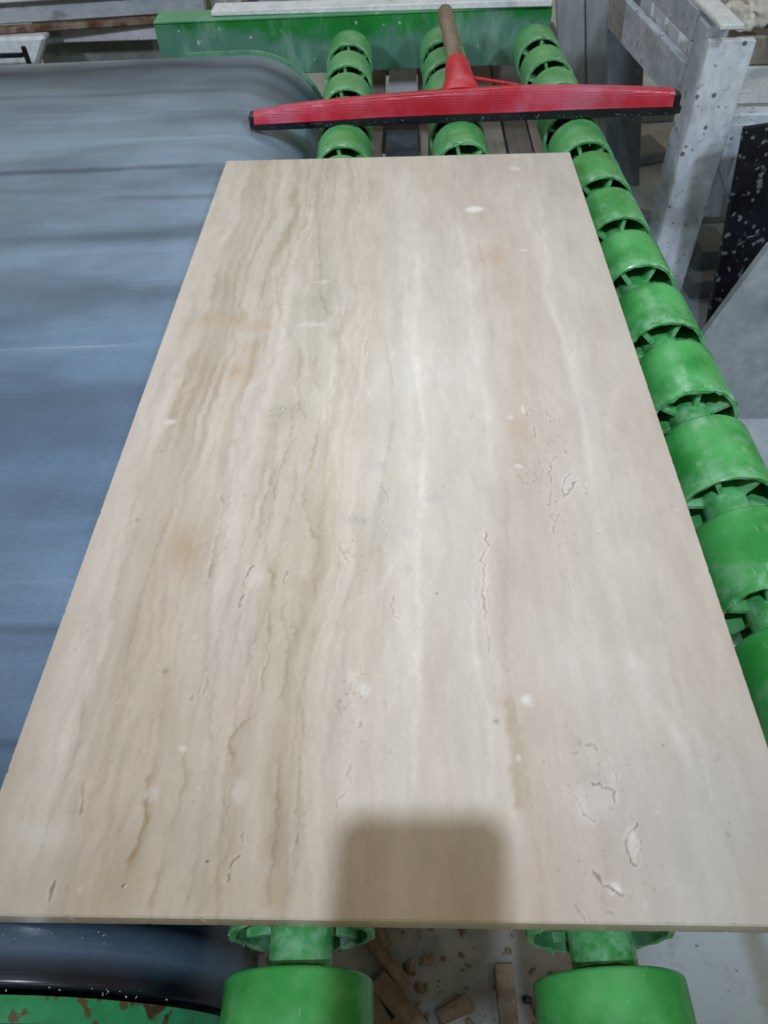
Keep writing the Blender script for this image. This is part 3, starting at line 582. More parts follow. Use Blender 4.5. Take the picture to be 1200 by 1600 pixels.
# ------------------------------------------------------------------ rollers: discs on shafts, axes along y
RD, LD, PIT, RH = .055, .103, .1424, .0245
NS = 44
def disc_mesh(seed):
    r_ = random.Random(seed); bm = bmesh.new()
    worn = r_.uniform(.3, 1.0)
    prof_o = [(-LD, RD - .0012)] + [(-LD + .0015, RD), (-LD + .012, RD), (-LD * .7, RD + .0002), (-LD * .45, RD), (-LD * .2, RD)]
    rr = r_.choice((.004, .006, .012))
    for k in range(5):
        a = k / 4 * math.pi / 2; prof_o.append((-rr + rr * math.sin(a), RD - rr + rr * math.cos(a)))
    prof_i = [(-.003, RH + .004), (-.011, RH + .003), (-.011, RD - .008), (-LD * .5, RD - .0062), (-LD + .001, RD - .0048)]
    prof_ = prof_o + prof_i
    ph = r_.uniform(0, 50); rings = []
    for k, (yv, rv) in enumerate(prof_):
        ring_ = []
        for i in range(NS):
            a = 2 * math.pi * i / NS; dy = dr = 0
            dent = mnoise.noise(Vector((math.cos(a) * 1.6, math.sin(a) * 1.6, yv * 25 + ph)))
            if k < len(prof_o): dr += dent * .00045
            if k in (0, 1) or k == len(prof_) - 1:
                nn = mnoise.noise(Vector((math.cos(a) * 5, math.sin(a) * 5, ph + 9)))
                dy += nn * .0032 * worn + r_.uniform(-.0016, .0016) * worn
                if k < 2: dr += abs(r_.gauss(0, .0011)) * worn
            ring_.append(bm.verts.new((math.cos(a) * (rv + dr), yv + dy, math.sin(a) * (rv + dr))))
        rings.append(ring_)
    nr = len(rings)
    for k in range(nr - 1):
        for i in range(NS):
            f = bm.faces.new((rings[k][i], rings[k][(i + 1) % NS], rings[k + 1][(i + 1) % NS], rings[k + 1][i]))
            f.material_index = 1 if k >= len(prof_o) - 1 + 1 else 0
    for i in range(NS):
        f = bm.faces.new((rings[-1][i], rings[-1][(i + 1) % NS], rings[0][(i + 1) % NS], rings[0][i])); f.material_index = 0
    # burrs torn up along the worn rim
    for _ in range(int(26 * worn)):
        a = r_.uniform(0, 6.28); yv = -LD + r_.uniform(.0, .012); l = r_.uniform(.002, .005); wdt = r_.uniform(.01, .03)
        p = lambda an, rad, yy: bm.verts.new((math.cos(an) * rad, yy, math.sin(an) * rad))
        A_, B_, C_, D_ = p(a - wdt, RD - .0004, yv + .004), p(a + wdt, RD - .0004, yv + .003), p(a + r_.uniform(-.02, .02), RD + r_.uniform(.0008, .0022), yv - l), p(a, RD - .001, yv - l * .4)
        bm.faces.new((A_, B_, C_)); bm.faces.new((B_, A_, D_)); bm.faces.new((A_, C_, D_)); bm.faces.new((C_, B_, D_))
    bmesh.ops.recalc_face_normals(bm, faces=bm.faces)
    me = bpy.data.meshes.new('disc'); bm.to_mesh(me); bm.free()
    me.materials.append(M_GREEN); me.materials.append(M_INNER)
    me.polygons.foreach_set('use_smooth', [True] * len(me.polygons)); me.set_sharp_from_angle(angle=math.radians(35))
    return me
DM = [disc_mesh(s) for s in (1, 2, 3, 4, 5, 6)]
def hub_mesh(seed):
    bm = bmesh.new(); r_ = random.Random(seed)
    st = [(-.001, RH), (-.03, RH), (-.075, RH), (-LD + .004, RH), (-LD - .012, RH - .0004), (-LD - .028, RH - .0002), (-LD - .0345, RH - .0004), (-LD - .0352, RH - .0016), (-LD - .0352, .0126)]
    rings = []
    for k, (yv, rv) in enumerate(st):
        rings.append([bm.verts.new((math.cos(6.2832 * i / 32) * rv, yv + (r_.uniform(-.0006, .0006) if 6 <= k else 0), math.sin(6.2832 * i / 32) * rv)) for i in range(32)])
    for k, (A, B) in enumerate(zip(rings, rings[1:])):
        for i in range(32):
            f = bm.faces.new((A[i], A[(i + 1) % 32], B[(i + 1) % 32], B[i])); f.material_index = 1 if k < 4 else 0
    bmesh.ops.recalc_face_normals(bm, faces=bm.faces)
    me = bpy.data.meshes.new('hub'); bm.to_mesh(me); bm.free(); me.materials.append(M_HUB); me.materials.append(M_HUB)
    me.polygons.foreach_set('use_smooth', [True] * len(me.polygons)); me.set_sharp_from_angle(angle=math.radians(35)); return me
HM = hub_mesh(1)
bm = bmesh.new(); box(bm, RH - .002, RD - .0052, -LD + .005, -LD + .05, -.0031, .0031, .0006); bmesh.ops.recalc_face_normals(bm, faces=bm.faces)
SM = bpy.data.meshes.new('spoke'); bm.to_mesh(SM); bm.free(); SM.materials.append(M_HUB)
RX = (.236, .463, .692); ZC = ZB - RD
RLAB = ('green disc roller nearest the grey belt, partly under the slab', 'green disc roller in the middle, its far end beneath the squeegee handle', 'green disc roller along the right edge of the slab, fully exposed on the side')
NSP = 6
for ri, xr in enumerate(RX):
    r0 = thing('disc_roller', RLAB[ri], 'roller', (xr, 0, ZC), 0, 'green disc rollers of the conveyor')
    bm = bmesh.new(); tube(bm, (0, -.52, 0), (0, 2.05, 0), .0125, .0125, 20); obj('shaft', bm, M_STEEL, r0, 40)
    for k in range(-2 if ri < 2 else 1, 15):
        yk = (-.030, -.034, -.0475)[ri] + PIT * k + (rnd.uniform(-.003, .003) if k > 1 else -.0125 if k == 1 and ri < 2 else 0)
        near_round = (ri == 0 and k == 0)
        d = link('disc', DM[(ri * 5 + k * 3 + rnd.randint(0, 2)) % 6] if not near_round else DM[0], r0)
        d.location = (rnd.uniform(-.0006, .0006), yk, rnd.uniform(-.0006, .0006)); d.rotation_euler = (0, rnd.uniform(0, 6.28), 0)
        h = link('hub', HM, d)
        if k == 1 and ri < 2: h.scale = (1, .90, 1)
        for q in range(NSP):
            s_ = link('spoke', SM, d); s_.rotation_euler = (0, q * 2 * math.pi / NSP + .3, 0)

# ------------------------------------------------------------------ frame carrying the rollers
fr = thing('roller_frame', 'green painted steel frame beam at the far ends of the rollers', 'conveyor frame', (.19, 2.05, 0))
def fbox(name, x0, x1, y0, y1, z0, z1, mat, bev=.003):
    bm = bmesh.new(); box(bm, x0 - .19, x1 - .19, y0 - 2.05, y1 - 2.05, z0, z1, bev); return obj(name, bm, mat, fr)
ZT = Z0 - .003
fbox('beam', -.255, .742, 2.024, 2.034, ZT - .132, ZT - .008, M_BEAM, .002)
fbox('flange', -.255, .742, 2.022, 2.104, ZT - .0075, ZT, M_BEAM, .002)
fbox('flange', -.255, .742, 2.0345, 2.095, ZT - .132, ZT - .125, M_BEAM, .002)
fbox('beam', -.255, .742, -.545, -.535, ZT - .132, ZT - .008, M_BEAM, .002)
for xx in (-.2, .44):
    fbox('leg', xx, xx + .05, 2.036, 2.09, 0, ZT - .133, M_BEAM); fbox('leg', xx, xx + .06, -.6, -.546, 0, ZT - .02, M_BEAM)
for xx in RX:
    bm = bmesh.new(); tube(bm, (xx - .19, 2.004 - 2.05, ZC), (xx - .19, 2.0235 - 2.05, ZC), .03, .03, 24); obj('bearing', bm, M_BEAM, fr, 40)
st = sthing('stone_strip', 'long dusty white stone strip lying on top of the green beam', 'stone strip', (.25, 2.06, ZT))
bm = bmesh.new(); box(bm, -.42, .425, -.026, .036, .0005, .013, .002, wob=.002); obj('strip', bm, M_STRIP, st)

# ------------------------------------------------------------------ floor squeegee lying on the rollers
sq = sthing('floor_squeegee', 'red floor squeegee with black rubber blade and wooden handle lying across the rollers', 'squeegee', (.42, 1.40, ZB))
def sqp(x, y, z): return Vector((x - .42, y - 1.40, z + TK))          # z relative to the slab's top
xs_ = np.linspace(.020, .822, 41)
topz = np.interp(xs_, [.02, .09, .177, .275, .384, .515, .635, .755, .822], [.002, .012, .019, .025, .030, .034, .032, .026, .021])
botz = np.interp(xs_, [.02, .148, .273, .397, .52, .617, .763, .822], [-.020, -.0165, -.0125, -.0105, -.010, -.0085, -.0075, -.0075])
bm = bmesh.new(); rows_ = []
for x, a, b in zip(xs_, topz, botz):
    pts = [(1.398, b), (1.3955, b + .001), (1.3945, b + .0048), (1.398, b + .0055), (1.400, a - .006), (1.403, a - .0015), (1.406, a), (1.418, a + .0005), (1.423, a - .002), (1.426, b + .004), (1.426, b)]
    rows_.append([bm.verts.new(sqp(x, yy, zz)) for yy, zz in pts])
np_ = len(pts)
for A, B in zip(rows_, rows_[1:]):
    for i in range(np_): bm.faces.new((A[i], B[i], B[(i + 1) % np_], A[(i + 1) % np_]))
bm.faces.new(rows_[0]); bm.faces.new(rows_[-1][::-1])
obj('head', bm, M_RED, sq, 38)
for y0, y1, dz, x0, x1 in ((1.3945, 1.405, 0, .012, .838), (1.4165, 1.425, .002, .014, .836)):
    bm = bmesh.new(); rows_ = []
    xs2 = np.linspace(x0, x1, 50)
    for x in xs2:
        a = np.interp(x, xs_, botz) + .0035; b = np.interp(x, [.0, .422, .84], [-.0275, -.0222, -.0188]) + dz
        endk = min(1, min(x - x0, x1 - x) / .004)
        b2 = b + (1 - endk) * .003
        lip = .0010 * mnoise.noise(Vector((x * 14, 0, y0 * 90)))
        pts = [(y0 - lip, b2), (y1 - lip, b2), (y1 + .0005, (a + b) / 2), (y1, a), (y0, a), (y0 - .0008, (a + b) / 2)]
        rows_.append([bm.verts.new(sqp(x, yy, zz)) for yy, zz in pts])
    for A, B in zip(rows_, rows_[1:]):
        for i in range(6): bm.faces.new((A[i], B[i], B[(i + 1) % 6], A[(i + 1) % 6]))
    bm.faces.new(rows_[0]); bm.faces.new(rows_[-1][::-1]); obj('rubber_blade', bm, M_RUB, sq, 40)
bm = bmesh.new(); box(bm, .822 - .42, .836 - .42, 1.398 - 1.4, 1.43 - 1.4, .002, .036, .004, seg=2); obj('end_cap', bm, M_RUB, sq, 40)
bm = bmesh.new(); box(bm, .010 - .42, .0195 - .42, 1.398 - 1.4, 1.43 - 1.4, -.006, .018, .003, seg=2); obj('end_cap', bm, M_RUB, sq, 40)
# socket: a flared neck rising from the head to the handle
bm = bmesh.new(); rings = []
for t, hw, hh in ((0, .042, .012), (.15, .036, .015), (.35, .029, .019), (.6, .0265, .0225), (.85, .0245, .0235), (1, .0225, .0225), (1.0, .0185, .0185), (.9, .018, .018)):
    c = sqp(.4215 - .003 * t, 1.418 + .118 * t, .022 + .012 * math.sin(min(1, t) * 1.5))
    rings.append([bm.verts.new(c + Vector((math.cos(a) * hw, -math.sin(a) * hh * .25, math.sin(a) * hh))) for a in [6.2832 * i / 28 for i in range(28)]])
for A, B in zip(rings, rings[1:]):
    for i in range(28): bm.faces.new((A[i], A[(i + 1) % 28], B[(i + 1) % 28], B[i]))
bm.faces.new(rings[0]); bm.faces.new(rings[-1]); obj('socket', bm, M_REDS, sq, 40)
for sgn, x1 in ((1, .53),):
    bm = bmesh.new(); tube(bm, sqp(.42 + sgn * .02, 1.475, .030), sqp(x1, 1.422, .032), .0035, .003, 10); obj('brace', bm, M_REDS, sq, 40)
bm = bmesh.new(); tube(bm, sqp(.4185, 1.512, .032), sqp(.408, 1.925, .022), .0178, .0176, 24, True, .010)
for v in bm.verts: v.co += Vector((mnoise.noise(v.co * 30), 0, mnoise.noise(v.co * 31))) * .0007
obj('handle', bm, M_HANDLE, sq, 40)

# ------------------------------------------------------------------ things right of the conveyor
def part_box(parent, name, x0, x1, y0, y1, z0, z1, mat, bev=.003, wob=.0):  # slab-frame x, y; z from the slab's top
    b = parent['_b']; bm = bmesh.new(); box(bm, x0 - b[0], x1 - b[0], y0 - b[1], y1 - b[1], z0 + Z0 - b[2], z1 + Z0 - b[2], bev, wob=wob)
    return obj(name, bm, mat, parent)
cr = sthing('stone_crate', 'white painted timber crate with black nail spots standing right of the rollers', 'crate', (1.03, 1.78, 0))
part_box(cr, 'post', .985, 1.087, 1.75, 1.772, -Z0, -.004, M_WHITE, .003)
part_box(cr, 'post', .983, 1.03, 1.7735, 1.86, -Z0, .016, M_WHITE2, .004)
def slat(name, y0, z00, z01, y1, z10, z11, x0, x1, mat):
    b = cr['_b']; bm = bmesh.new(); q = lambda x, y, z: (x - b[0], y - b[1], z + Z0 - b[2])
    hexa(bm, [q(x0, y0, z00), q(x1, y0, z00), q(x1, y0, z01), q(x0, y0, z01)], [q(x0, y1, z10), q(x1, y1, z10), q(x1, y1, z11), q(x0, y1, z11)], .003); return obj(name, bm, mat, cr)
slat('board', 1.862, -.176, -.080, 3.3, -.30, -.176, .975, .999, M_WHITE2)
slat('board', 1.862, -.038, .028, 3.3, -.115, -.012, .977, 1.003, M_WHITE2)
slat('top_rail', 1.70, .030, .042, 3.3, -.004, .008, .982, 1.032, M_STRIP)
part_box(cr, 'board', 1.087, 1.75, 1.85, 1.875, -.175, -.092, M_STRIP, .003)
part_box(cr, 'board', 1.087, 1.75, 1.80, 1.848, -.44, -.178, M_WHITE, .004)
part_box(cr, 'post', 1.7, 1.78, 1.88, 1.95, -Z0, -.02, M_WHITE2)
part_box(cr, 'post', .98, 1.03, 3.31, 3.37, -Z0, .0, M_WHITE2)
part_box(cr, 'floor_board', 1.005, 1.7, 1.88, 3.3, -.172, -.150, M_GREYW)
TL = [('palest stone offcut wedged between the crate boards, nearest the post', 1.93), ('second stone offcut from the post between the crate boards', 2.10), ('third stone offcut from the post between the crate boards', 2.26), ('fourth stone offcut from the post between the crate boards', 2.43)]
for i, (lab, yy) in enumerate(TL):
    t = sthing('stone_offcut', lab, 'stone offcut', (1.02, yy, Z0 - .149), 'stone offcuts stacked inside the white crate')
    b = t['_b']; bm = bmesh.new(); zt = .085 - (yy - 1.93) * .06
    box(bm, -.012, .14, -.055, .055, .001, zt, .004, wob=.008)
    for v in bm.verts: v.co.y += v.co.z * (.45 + .25 * (i % 2)) - .03
    obj('block', bm, M_CREAM if i else M_STRIP, t)
# rough lumps heaped behind the top rail
LU = [((1.085, 1.90, .0), (.04, .045, .032), 'rough white stone lump behind the crate post'), ((1.155, 1.93, .0), (.05, .05, .038), 'knobbly white stone at the top right edge'), ((1.13, 2.03, .0), (.05, .05, .036), 'smaller white stone resting behind the top rail'), ((1.23, 2.06, -.0), (.06, .06, .04), 'white stone lump farthest back on the crate'), ((1.185, 1.86, -.01), (.035, .04, .026), 'small white stone at the front of the heap on the crate')]
for i, (c, r, lab) in enumerate(LU):
    t = sthing('stone_lump', lab, 'stone', (c[0], c[1], c[2] + Z0 - r[2]), 'white stone lumps heaped on the crate')
    bm = bmesh.new(); rock(bm, (0, 0, r[2]), r, 3.7 + i * 2.1, 4, 1.0, .42); obj('stone', bm, M_BLOCK, t, 45)
t = sthing('rubble_tray', 'brownish tray under the white stone lumps on the crate', 'tray', (1.37, 2.2, Z0 - .09))
b = t['_b']; bm = bmesh.new(); box(bm, -.29, .34, -.33, .8, .0, .025, .004); obj('tray_base', bm, M_PALLET, t)
bm = bmesh.new(); box(bm, -.29, .34, -.345, -.3315, .0, .06, .003); obj('tray_side', bm, M_PALLET, t)
# triangular gusset below the right-hand boards
t = sthing('corner_board', 'white triangular board corner between the crate post and black granite', 'board', (1.15, 1.83, 0))
b = t['_b']; bm = bmesh.new(); A = [(1.09, -.20), (1.16, -.20), (1.30, -.52), (1.20, -.46), (1.09, -.28)]
va = [bm.verts.new((x - b[0], 1.79 - b[1], z + Z0)) for x, z in A]; vb = [bm.verts.new((x - b[0], 1.798 - b[1], z + Z0)) for x, z in A]
bm.faces.new(va); bm.faces.new(vb[::-1])
for i in range(5): bm.faces.new((va[i], vb[i], vb[(i + 1) % 5], va[(i + 1) % 5]))
obj('panel', bm, M_WHITE, t)
# black granite slab leaning
t = sthing('granite_slab', 'black speckled granite slab with pale scuffs leaning at the right edge', 'stone slab', (1.22, 1.60, 0))
b = t['_b']; bm = bmesh.new()
P0 = Vector((1.150, 1.62, -Z0)); du = Vector((.85, .22, 0)); upv = Vector((-.075, .02, .655)); nn = du.cross(upv).normalized() * .014
q = lambda v: v - Vector((b[0], b[1], -Z0 + 0)) + Vector((0, 0, 0))
P = [P0, P0 + du, P0 + du + upv, P0 + upv]
hexa(bm, [q(p) for p in P], [q(p - nn) for p in P], .003); obj('slab', bm, M_GRAN, t)

t = sthing('stone_sheet', 'pale grey stone sheet with a slanted edge standing in front of the black granite', 'stone sheet', (1.25, 1.40, 0))
b = t['_b']; bm = bmesh.new(); A = [(.99, -.80), (1.60, -.80), (1.60, -.20), (1.118, -.315), (1.036, -.534)]
va = [bm.verts.new((x - b[0], (z + .8) * .05, z + Z0)) for x, z in A]; vb = [bm.verts.new((x - b[0], (z + .8) * .05 + .02, z + Z0)) for x, z in A]
bm.faces.new(va); bm.faces.new(vb[::-1])
for i in range(5): bm.faces.new((va[i], vb[i], vb[(i + 1) % 5], va[(i + 1) % 5]))
obj('sheet', bm, M_SHEET, t)
# grey timber boards standing behind the third roller
for i, (x0, x1, lab) in enumerate(((.715, .795, 'weathered grey board standing behind the roller, left of its twin'), (.80, .862, 'pale grey board standing beside the crate boards, right of its twin'))):
    t = sthing('timber_board', lab, 'board', ((x0 + x1) / 2, 2.42, 0), 'grey boards standing behind the rollers')
    b = t['_b']; bm = bmesh.new()
    hexa(bm, [(x0 + .16 - b[0], 2.40 - b[1], 0), (x1 + .16 - b[0], 2.40 - b[1], 0), (x1 + .16 - b[0], 2.43 - b[1], 0), (x0 + .16 - b[0], 2.43 - b[1], 0)],
         [(x0 - b[0], 2.42 - b[1], Z0 + .1), (x1 - b[0], 2.42 - b[1], Z0 + .1), (x1 - b[0], 2.45 - b[1], Z0 + .1), (x0 - b[0], 2.45 - b[1], Z0 + .1)], .003)
    obj('board', bm, M_GREYW, t)
t = sthing('leaning_panel', 'blue grey stone panel leaning in the gap under the crate boards', 'stone panel', (1.08, 2.75, 0))
b = t['_b']; bm = bmesh.new(); hexa(bm, [(-.14, .0, 0), (.13, .0, 0), (.13, .02, 0), (-.14, .02, 0)], [(-.16, .12, .55), (.06, .12, .52), (.06, .14, .52), (-.16, .14, .55)], .002); obj('panel', bm, M_SLATE, t)

# floor scraps on the right
SCR = [((1.27, 3.0), .14, .16, .05, .3, M_SLATE, 'blue grey stone offcut on the floor behind the squeegee end'), ((1.33, 3.37), .30, .08, .04, .05, M_GREYW, 'grey bar on the floor beyond the blue grey offcut'),
       ((1.315, 2.22), .11, .17, .07, .05, M_SLATE, 'blue grey block on the floor between the white post and granite'), ((1.27, 2.01), .13, .07, .06, .1, M_GREYW, 'pale grey strip on the floor in front of the blue grey block'),
       ((1.45, 2.5), .32, .1, .08, .1, M_GREYW, 'grey beam on the floor behind the blue grey block')]
for c, lx, ly, lz, a, m, lab in SCR:
    t = sthing('floor_offcut', lab, 'stone offcut', (c[0], c[1], 0), 'offcuts lying on the floor at right')
    bm = bmesh.new(); box(bm, -lx / 2, lx / 2, -ly / 2, ly / 2, .001, lz, .004, wob=.006); o = obj('block', bm, m, t); o.rotation_euler = (0, 0, a)

for i, (c, lx, ly, lz, a, m, lab) in enumerate([((1.36, 2.55), .13, .09, .03, .5, M_DARKT, 'dark slate chip on the floor behind the white post'), ((1.12, 2.45), .12, .10, .03, 1.1, M_SLATE, 'blue grey chip on the floor under the crate boards'),
       ((1.16, 3.3), .16, .09, .04, .2, M_DARKT, 'dark chip on the floor far under the crate'), ((1.05, 1.75), .10, .07, .02, .8, M_GREYW, 'grey chip on the floor left of the white post foot'), ((1.42, 2.82), .18, .05, .03, -.3, M_GREYW, 'narrow grey strip on the floor farthest under the crate')]):
    t = sthing('floor_offcut', lab, 'stone offcut', (c[0], c[1], 0), 'offcuts lying on the floor at right')
    bm = bmesh.new(); box(bm, -lx / 2, lx / 2, -ly / 2, ly / 2, .001, lz, .003, wob=.01); o = obj('block', bm, m, t); o.rotation_euler = (0, 0, a)
# pallet under the far half of the rollers
pl = sthing('timber_pallet', 'worn timber pallet on the floor seen between the rollers', 'pallet', (.48, 2.6, 0))
zt = -.45
for x0, x1, m in ((.03, .115, M_PALLET), (.175, .235, M_PALLET), (.355, .385, M_PALLET), (.555, .625, M_PALLET), (.632, .705, M_PALLETD), (.712, .80, M_PALLET), (.86, .93, M_PALLETD)):
    part_box(pl, 'plank', x0, x1, 1.75, 3.5, zt - .02, zt, m, .002, .0015)
for y0 in (2.55, 3.3): part_box(pl, 'bearer', .02, .94, y0, y0 + .08, zt - .12, zt - .0205, M_PALLETD)
for y0 in (2.55, 3.3):
    for x0 in (.03, .44, .85): part_box(pl, 'foot', x0, x0 + .08, y0, y0 + .08, -Z0, zt - .1205, M_PALLETD)
t = sthing('slate_tile', 'grey blue stone tile lying across the pallet beyond the squeegee', 'stone tile', (.31, 2.9, Z0 + zt))
bm = bmesh.new(); box(bm, -.062, .04, -.26, .55, .001, .018, .002); obj('tile', bm, M_PALET, t)
t = sthing('dark_tile', 'dark slate tile on the pallet between the first two rollers near the slab', 'stone tile', (.31, 2.25, Z0 + zt))
bm = bmesh.new(); box(bm, -.062, .04, -.5, .16, .001, .016, .002); obj('tile', bm, M_DARKT, t)

# ------------------------------------------------------------------ behind the belt, top left
t = sthing('steel_beam', 'grey steel beam with a rusted lower edge behind the belt', 'beam', (-.6, 2.3, 0)); 
def seg(parent, name, A, B, th, h0, h1, mat):       # a bar between two points in x, y with its own height range
    b = parent['_b']; d = Vector((B[0] - A[0], B[1] - A[1], 0)).normalized(); nrm_ = Vector((-d.y, d.x, 0)) * th
    q = lambda p, z: Vector((p[0] - b[0], p[1] - b[1], z + Z0 - b[2])); bm = bmesh.new()
    a0, b0 = q(A, h0), q(B, h0); a1, b1 = q(A, h1), q(B, h1)
    hexa(bm, [a0, b0, b0 + nrm_, a0 + nrm_], [a1, b1, b1 + nrm_, a1 + nrm_], .003); return obj(name, bm, mat, parent)
seg(t, 'web', (-1.2, 2.26), (-.26, 2.36), .05, -.075, -.02, M_GBEAM)
seg(t, 'flange', (-1.2, 2.235), (-.26, 2.335), .16, -.0195, -.012, M_GBEAM)
seg(t, 'rusted_lip', (-1.2, 2.232), (-.26, 2.332), .025, -.092, -.0755, M_RUSTL)
for xx in (-1.15, -.32): part_box(t, 'leg', xx, xx + .05, 2.36, 2.41, -Z0, -.095, M_GBEAM)
t = sthing('white_sheet', 'flat white stone sheet lying on the grey steel beam', 'stone sheet', (-.4, 2.4, Z0 - .0115))
bm = bmesh.new(); box(bm, -.21, .16, -.055, .5, .001, .022, .003, wob=.003); obj('sheet', bm, M_STRIP, t)
t = sthing('foam_block', 'off white tapered block under the beam at the left edge', 'block', (-.85, 2.4, 0))
b = t['_b']; bm = bmesh.new()
hexa(bm, [(-1.4 - b[0], -.15, .0), (-1.22 - b[0], -.15, 0), (-1.22 - b[0], -.10, 0), (-1.4 - b[0], -.10, 0)], [(-1.4 - b[0], -.15, Z0 - .094), (-.70 - b[0], -.15, Z0 - .094), (-.70 - b[0], -.10, Z0 - .094), (-1.4 - b[0], -.10, Z0 - .094)], .008); obj('block', bm, M_CREAM, t)
t = sthing('metal_cabinet', 'grey lilac metal panel with rust spots under the steel beam', 'cabinet', (-.52, 2.5, 0))
part_box(t, 'panel', -.69, -.40, 2.335, 2.35, -.136, -.093, M_LILAC, .003)
part_box(t, 'body', -.80, -.34, 2.40, 2.8, -Z0, -.10, M_OLIVE, .006)
bm = bmesh.new()
t = sthing('black_hook', 'small black bracket standing above the belt edge at far left', 'bracket', (-.74, 2.2, 0))
part_box(t, 'stem', -.756, -.742, 2.19, 2.2, -Z0, -.100, M_RUB, .003); part_box(t, 'arm', -1.0, -.757, 2.19, 2.2, -.128, -.116, M_RUB, .002)
for i, (x, lab) in enumerate(((-.265, 'left of two white slats sticking up behind the green beam'), (-.215, 'right of two white slats sticking up behind the green beam'))):
    t = sthing('white_stake', lab, 'slat', (x, 2.45, 0), 'white slats behind the green beam')
    bm = bmesh.new(); hexa(bm, [(-.04, 0, 0), (.0, 0, 0), (.0, .02, 0), (-.04, .02, 0)], [(.0, .03, Z0 - .02), (.034, .03, Z0 - .02), (.034, .05, Z0 - .02), (.0, .05, Z0 - .02)], .002); obj('stake', bm, M_STRIP, t)
for i, (x, y, r, lab) in enumerate(((-.12, 2.62, .07, 'leftmost grey stone chunk behind the green beam'), (.0, 2.60, .06, 'middle grey stone chunk behind the green beam'), (.1, 2.58, .05, 'rightmost grey stone chunk behind the green beam'))):
    t = sthing('stone_chunk', lab, 'stone', (x, y, Z0 - .19), 'grey stone chunks behind the green beam'); bm = bmesh.new(); rock(bm, (0, 0, r * .7), (r, r, r), 9 + i * 3, 3); obj('stone', bm, M_SLATE, t, 45)
t = sthing('timber_table', 'rough timber bench top behind the green beam', 'bench', (.3, 2.8, 0))
for i in range(7): part_box(t, 'plank', -.26 + i * .14, -.265 + (i + 1) * .14, 2.52, 3.3, -.215, -.191, M_GREYW if i % 2 else M_PALLETD, .002, .002)
for x in (-.2, .62):
    for y in (2.56, 3.2): part_box(t, 'leg', x, x + .06, y, y + .06, -Z0, -.2155, M_PALLETD)

# ------------------------------------------------------------------ broken offcuts on the floor under the near end
DB = [((.283, .115), .085, .022, -.85, 'long brown stone offcut beside the first roller, pointing at the slab'), ((.296, .062), .10, .032, -.80, 'wide brown offcut lying nearest the first roller'),
      ((.382, .057), .055, .024, .42, 'short brown offcut lying alone midway between the rollers'), ((.463, .066), .03, .10, .02, 'upright brown strip left of the second roller'),
      ((.262, .17), .07, .02, -1.1, 'thin brown offcut half hidden under the slab edge'), ((.325, .02), .08, .02, -.7, 'brown offcut at the bottom edge of the picture'), ((.255, .06), .07, .025, -.95, 'brown offcut tucked against the first roller')]
for c, lx, ly, a, lab in DB:
    t = sthing('broken_offcut', lab, 'stone offcut', (c[0], c[1], 0), 'brown stone offcuts on the floor under the rollers')
    bm = bmesh.new(); box(bm, -lx / 2, lx / 2, -ly / 2, ly / 2, .001, .022, .002, wob=.003)
    o = obj('piece', bm, M_DEBRIS, t, None); o.rotation_euler = (0, 0, a)
bm = bmesh.new(); rock(bm, (0, 0, .006), (.008, .007, .008), 5, 2); o = obj('pebble', bm, M_RUB, None, 40); x, y = rotz(.493, .072, -TH); o.location = (x, y, 0); tag(o, 'small black pebble on the floor beside the second roller', 'pebble')

bm = bmesh.new()
for _ in range(170):
    x, y = rotz(rnd.gauss(.36, .16), rnd.gauss(.10, .09), -TH); r = abs(rnd.gauss(0, .005)) + .002
    t_ = bmesh.new(); bmesh.ops.create_icosphere(t_, subdivisions=1, radius=1); mp = {}
    a = rnd.uniform(0, 3); k = rnd.uniform(.35, 1)
    for v in t_.verts:
        q = v.co * rnd.uniform(.7, 1.2); mp[v] = bm.verts.new((x + (q.x * math.cos(a) - q.y * math.sin(a) * k) * r, y + (q.x * math.sin(a) + q.y * math.cos(a) * k) * r, .0012 + max(0, q.z) * r * .6))
    for f in t_.faces: bm.faces.new([mp[v] for v in f.verts])
    t_.free()
sg = obj('stone_chips', bm, M_DEBRIS); sg['kind'] = 'stuff'; sg['label'] = 'small brown stone chips scattered on the floor under the near rollers'
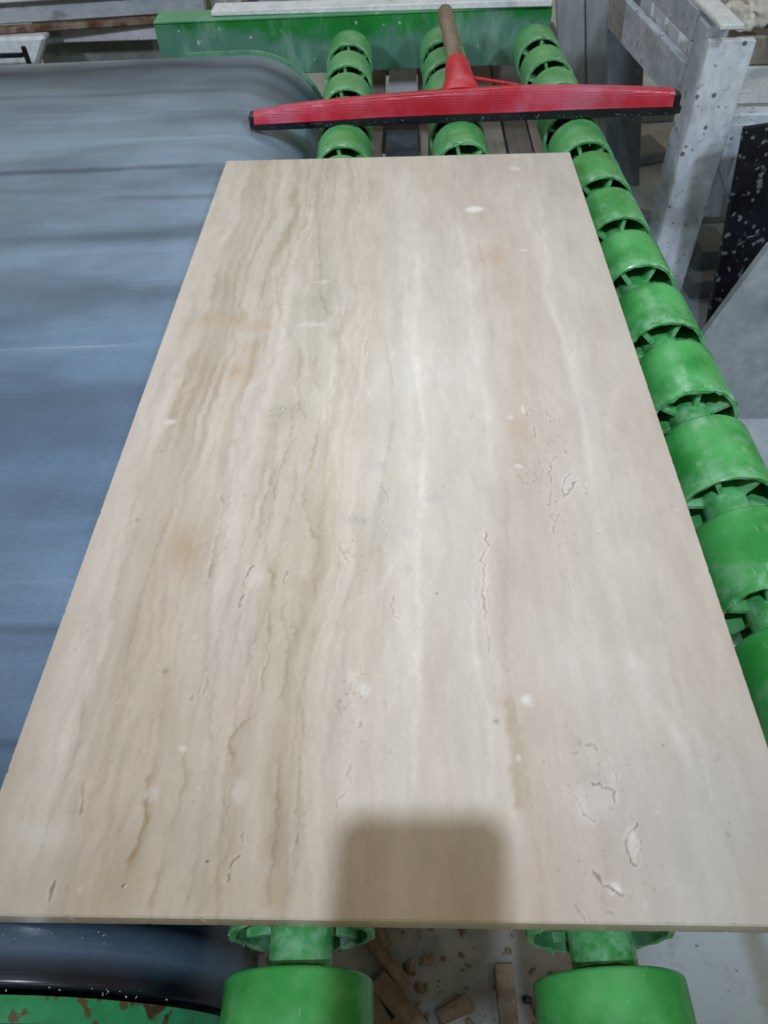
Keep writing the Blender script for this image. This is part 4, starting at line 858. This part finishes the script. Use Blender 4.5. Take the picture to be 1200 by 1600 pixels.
# ------------------------------------------------------------------ water beads on rubber, belt edge and rims
bm = bmesh.new()
def bead(p, r, fl_=.6):
    t_ = bmesh.new(); bmesh.ops.create_icosphere(t_, subdivisions=1, radius=1); mp = {}
    for v in t_.verts: mp[v] = bm.verts.new(Vector(p) + Vector((v.co.x * r * rnd.uniform(.8, 1.3), v.co.y * r, v.co.z * r * fl_)))
    for f in t_.faces: bm.faces.new([mp[v] for v in f.verts])
    t_.free()
def sw(x, y, z):
    a, b = rotz(x, y, -TH); return (a, b, z + Z0)
for _ in range(60):
    x = rnd.uniform(.05, .82); bead(sw(x, 1.3938, np.interp(x, [0, .422, .84], [-.024, -.019, -.016]) + rnd.uniform(0, .006)), rnd.uniform(.0004, .0012))
for _ in range(34):
    u = rnd.uniform(-.06, .15); a = math.asin(max(0, min(1, u / RB))); bead((u, rnd.uniform(-.043, -.036), ZB - RB + math.cos(a) * (RB - .003)), rnd.uniform(.0002, .0007))
for _ in range(20):
    u = rnd.uniform(.0, .1); bead((u, rnd.uniform(-.012, .0), ZB - RB + math.sqrt(RB * RB - u * u) - .001), rnd.uniform(.0002, .0007))
for _ in range(22):
    ri = rnd.choice((0, 1)); a = rnd.gauss(.1, .35); yk = rnd.uniform(-.125, -.04)
    bead((RX[ri] + math.sin(a) * RD, yk, ZC + math.cos(a) * RD), rnd.uniform(.0002, .0006), .5)
wd = obj('water_beads', bm, M_WATER, None, 60); wd['kind'] = 'stuff'; wd['label'] = 'tiny water beads on the squeegee rubber and wet belt edge'

# ------------------------------------------------------------------ the phone that casts the soft shadow on the near end of the slab
ph = thing('phone', 'dark phone held over the near end of the slab', 'phone', CAM)
M3 = Matrix((rt, up, -fw)).transposed()
ph.matrix_world = M
bm = bmesh.new(); rc = .013; pts = []
for cx, cy, a0 in ((.013 - rc, .009 - rc, 0), (-.077 + rc, .009 - rc, 90), (-.077 + rc, -.15 + rc, 180), (.013 - rc, -.15 + rc, 270)):
    for k in range(7):
        a = math.radians(a0 + 15 * k); pts.append((cx + rc * math.cos(a), cy + rc * math.sin(a)))
A = [bm.verts.new((px, py, .006)) for px, py in pts]; B = [bm.verts.new((px, py, .015)) for px, py in pts]
bm.faces.new(A[::-1]); bm.faces.new(B)
for i in range(len(pts)): bm.faces.new((A[i], A[(i + 1) % len(pts)], B[(i + 1) % len(pts)], B[i]))
obj('shell', bm, M_PHONE, ph, 40)
bm = bmesh.new(); tube(bm, (0, 0, .0035), (0, 0, .0058), .005, .005, 24); obj('lens', bm, M_LENS, ph, 40)
for o in bpy.data.objects:
    if '_b' in o: del o['_b']
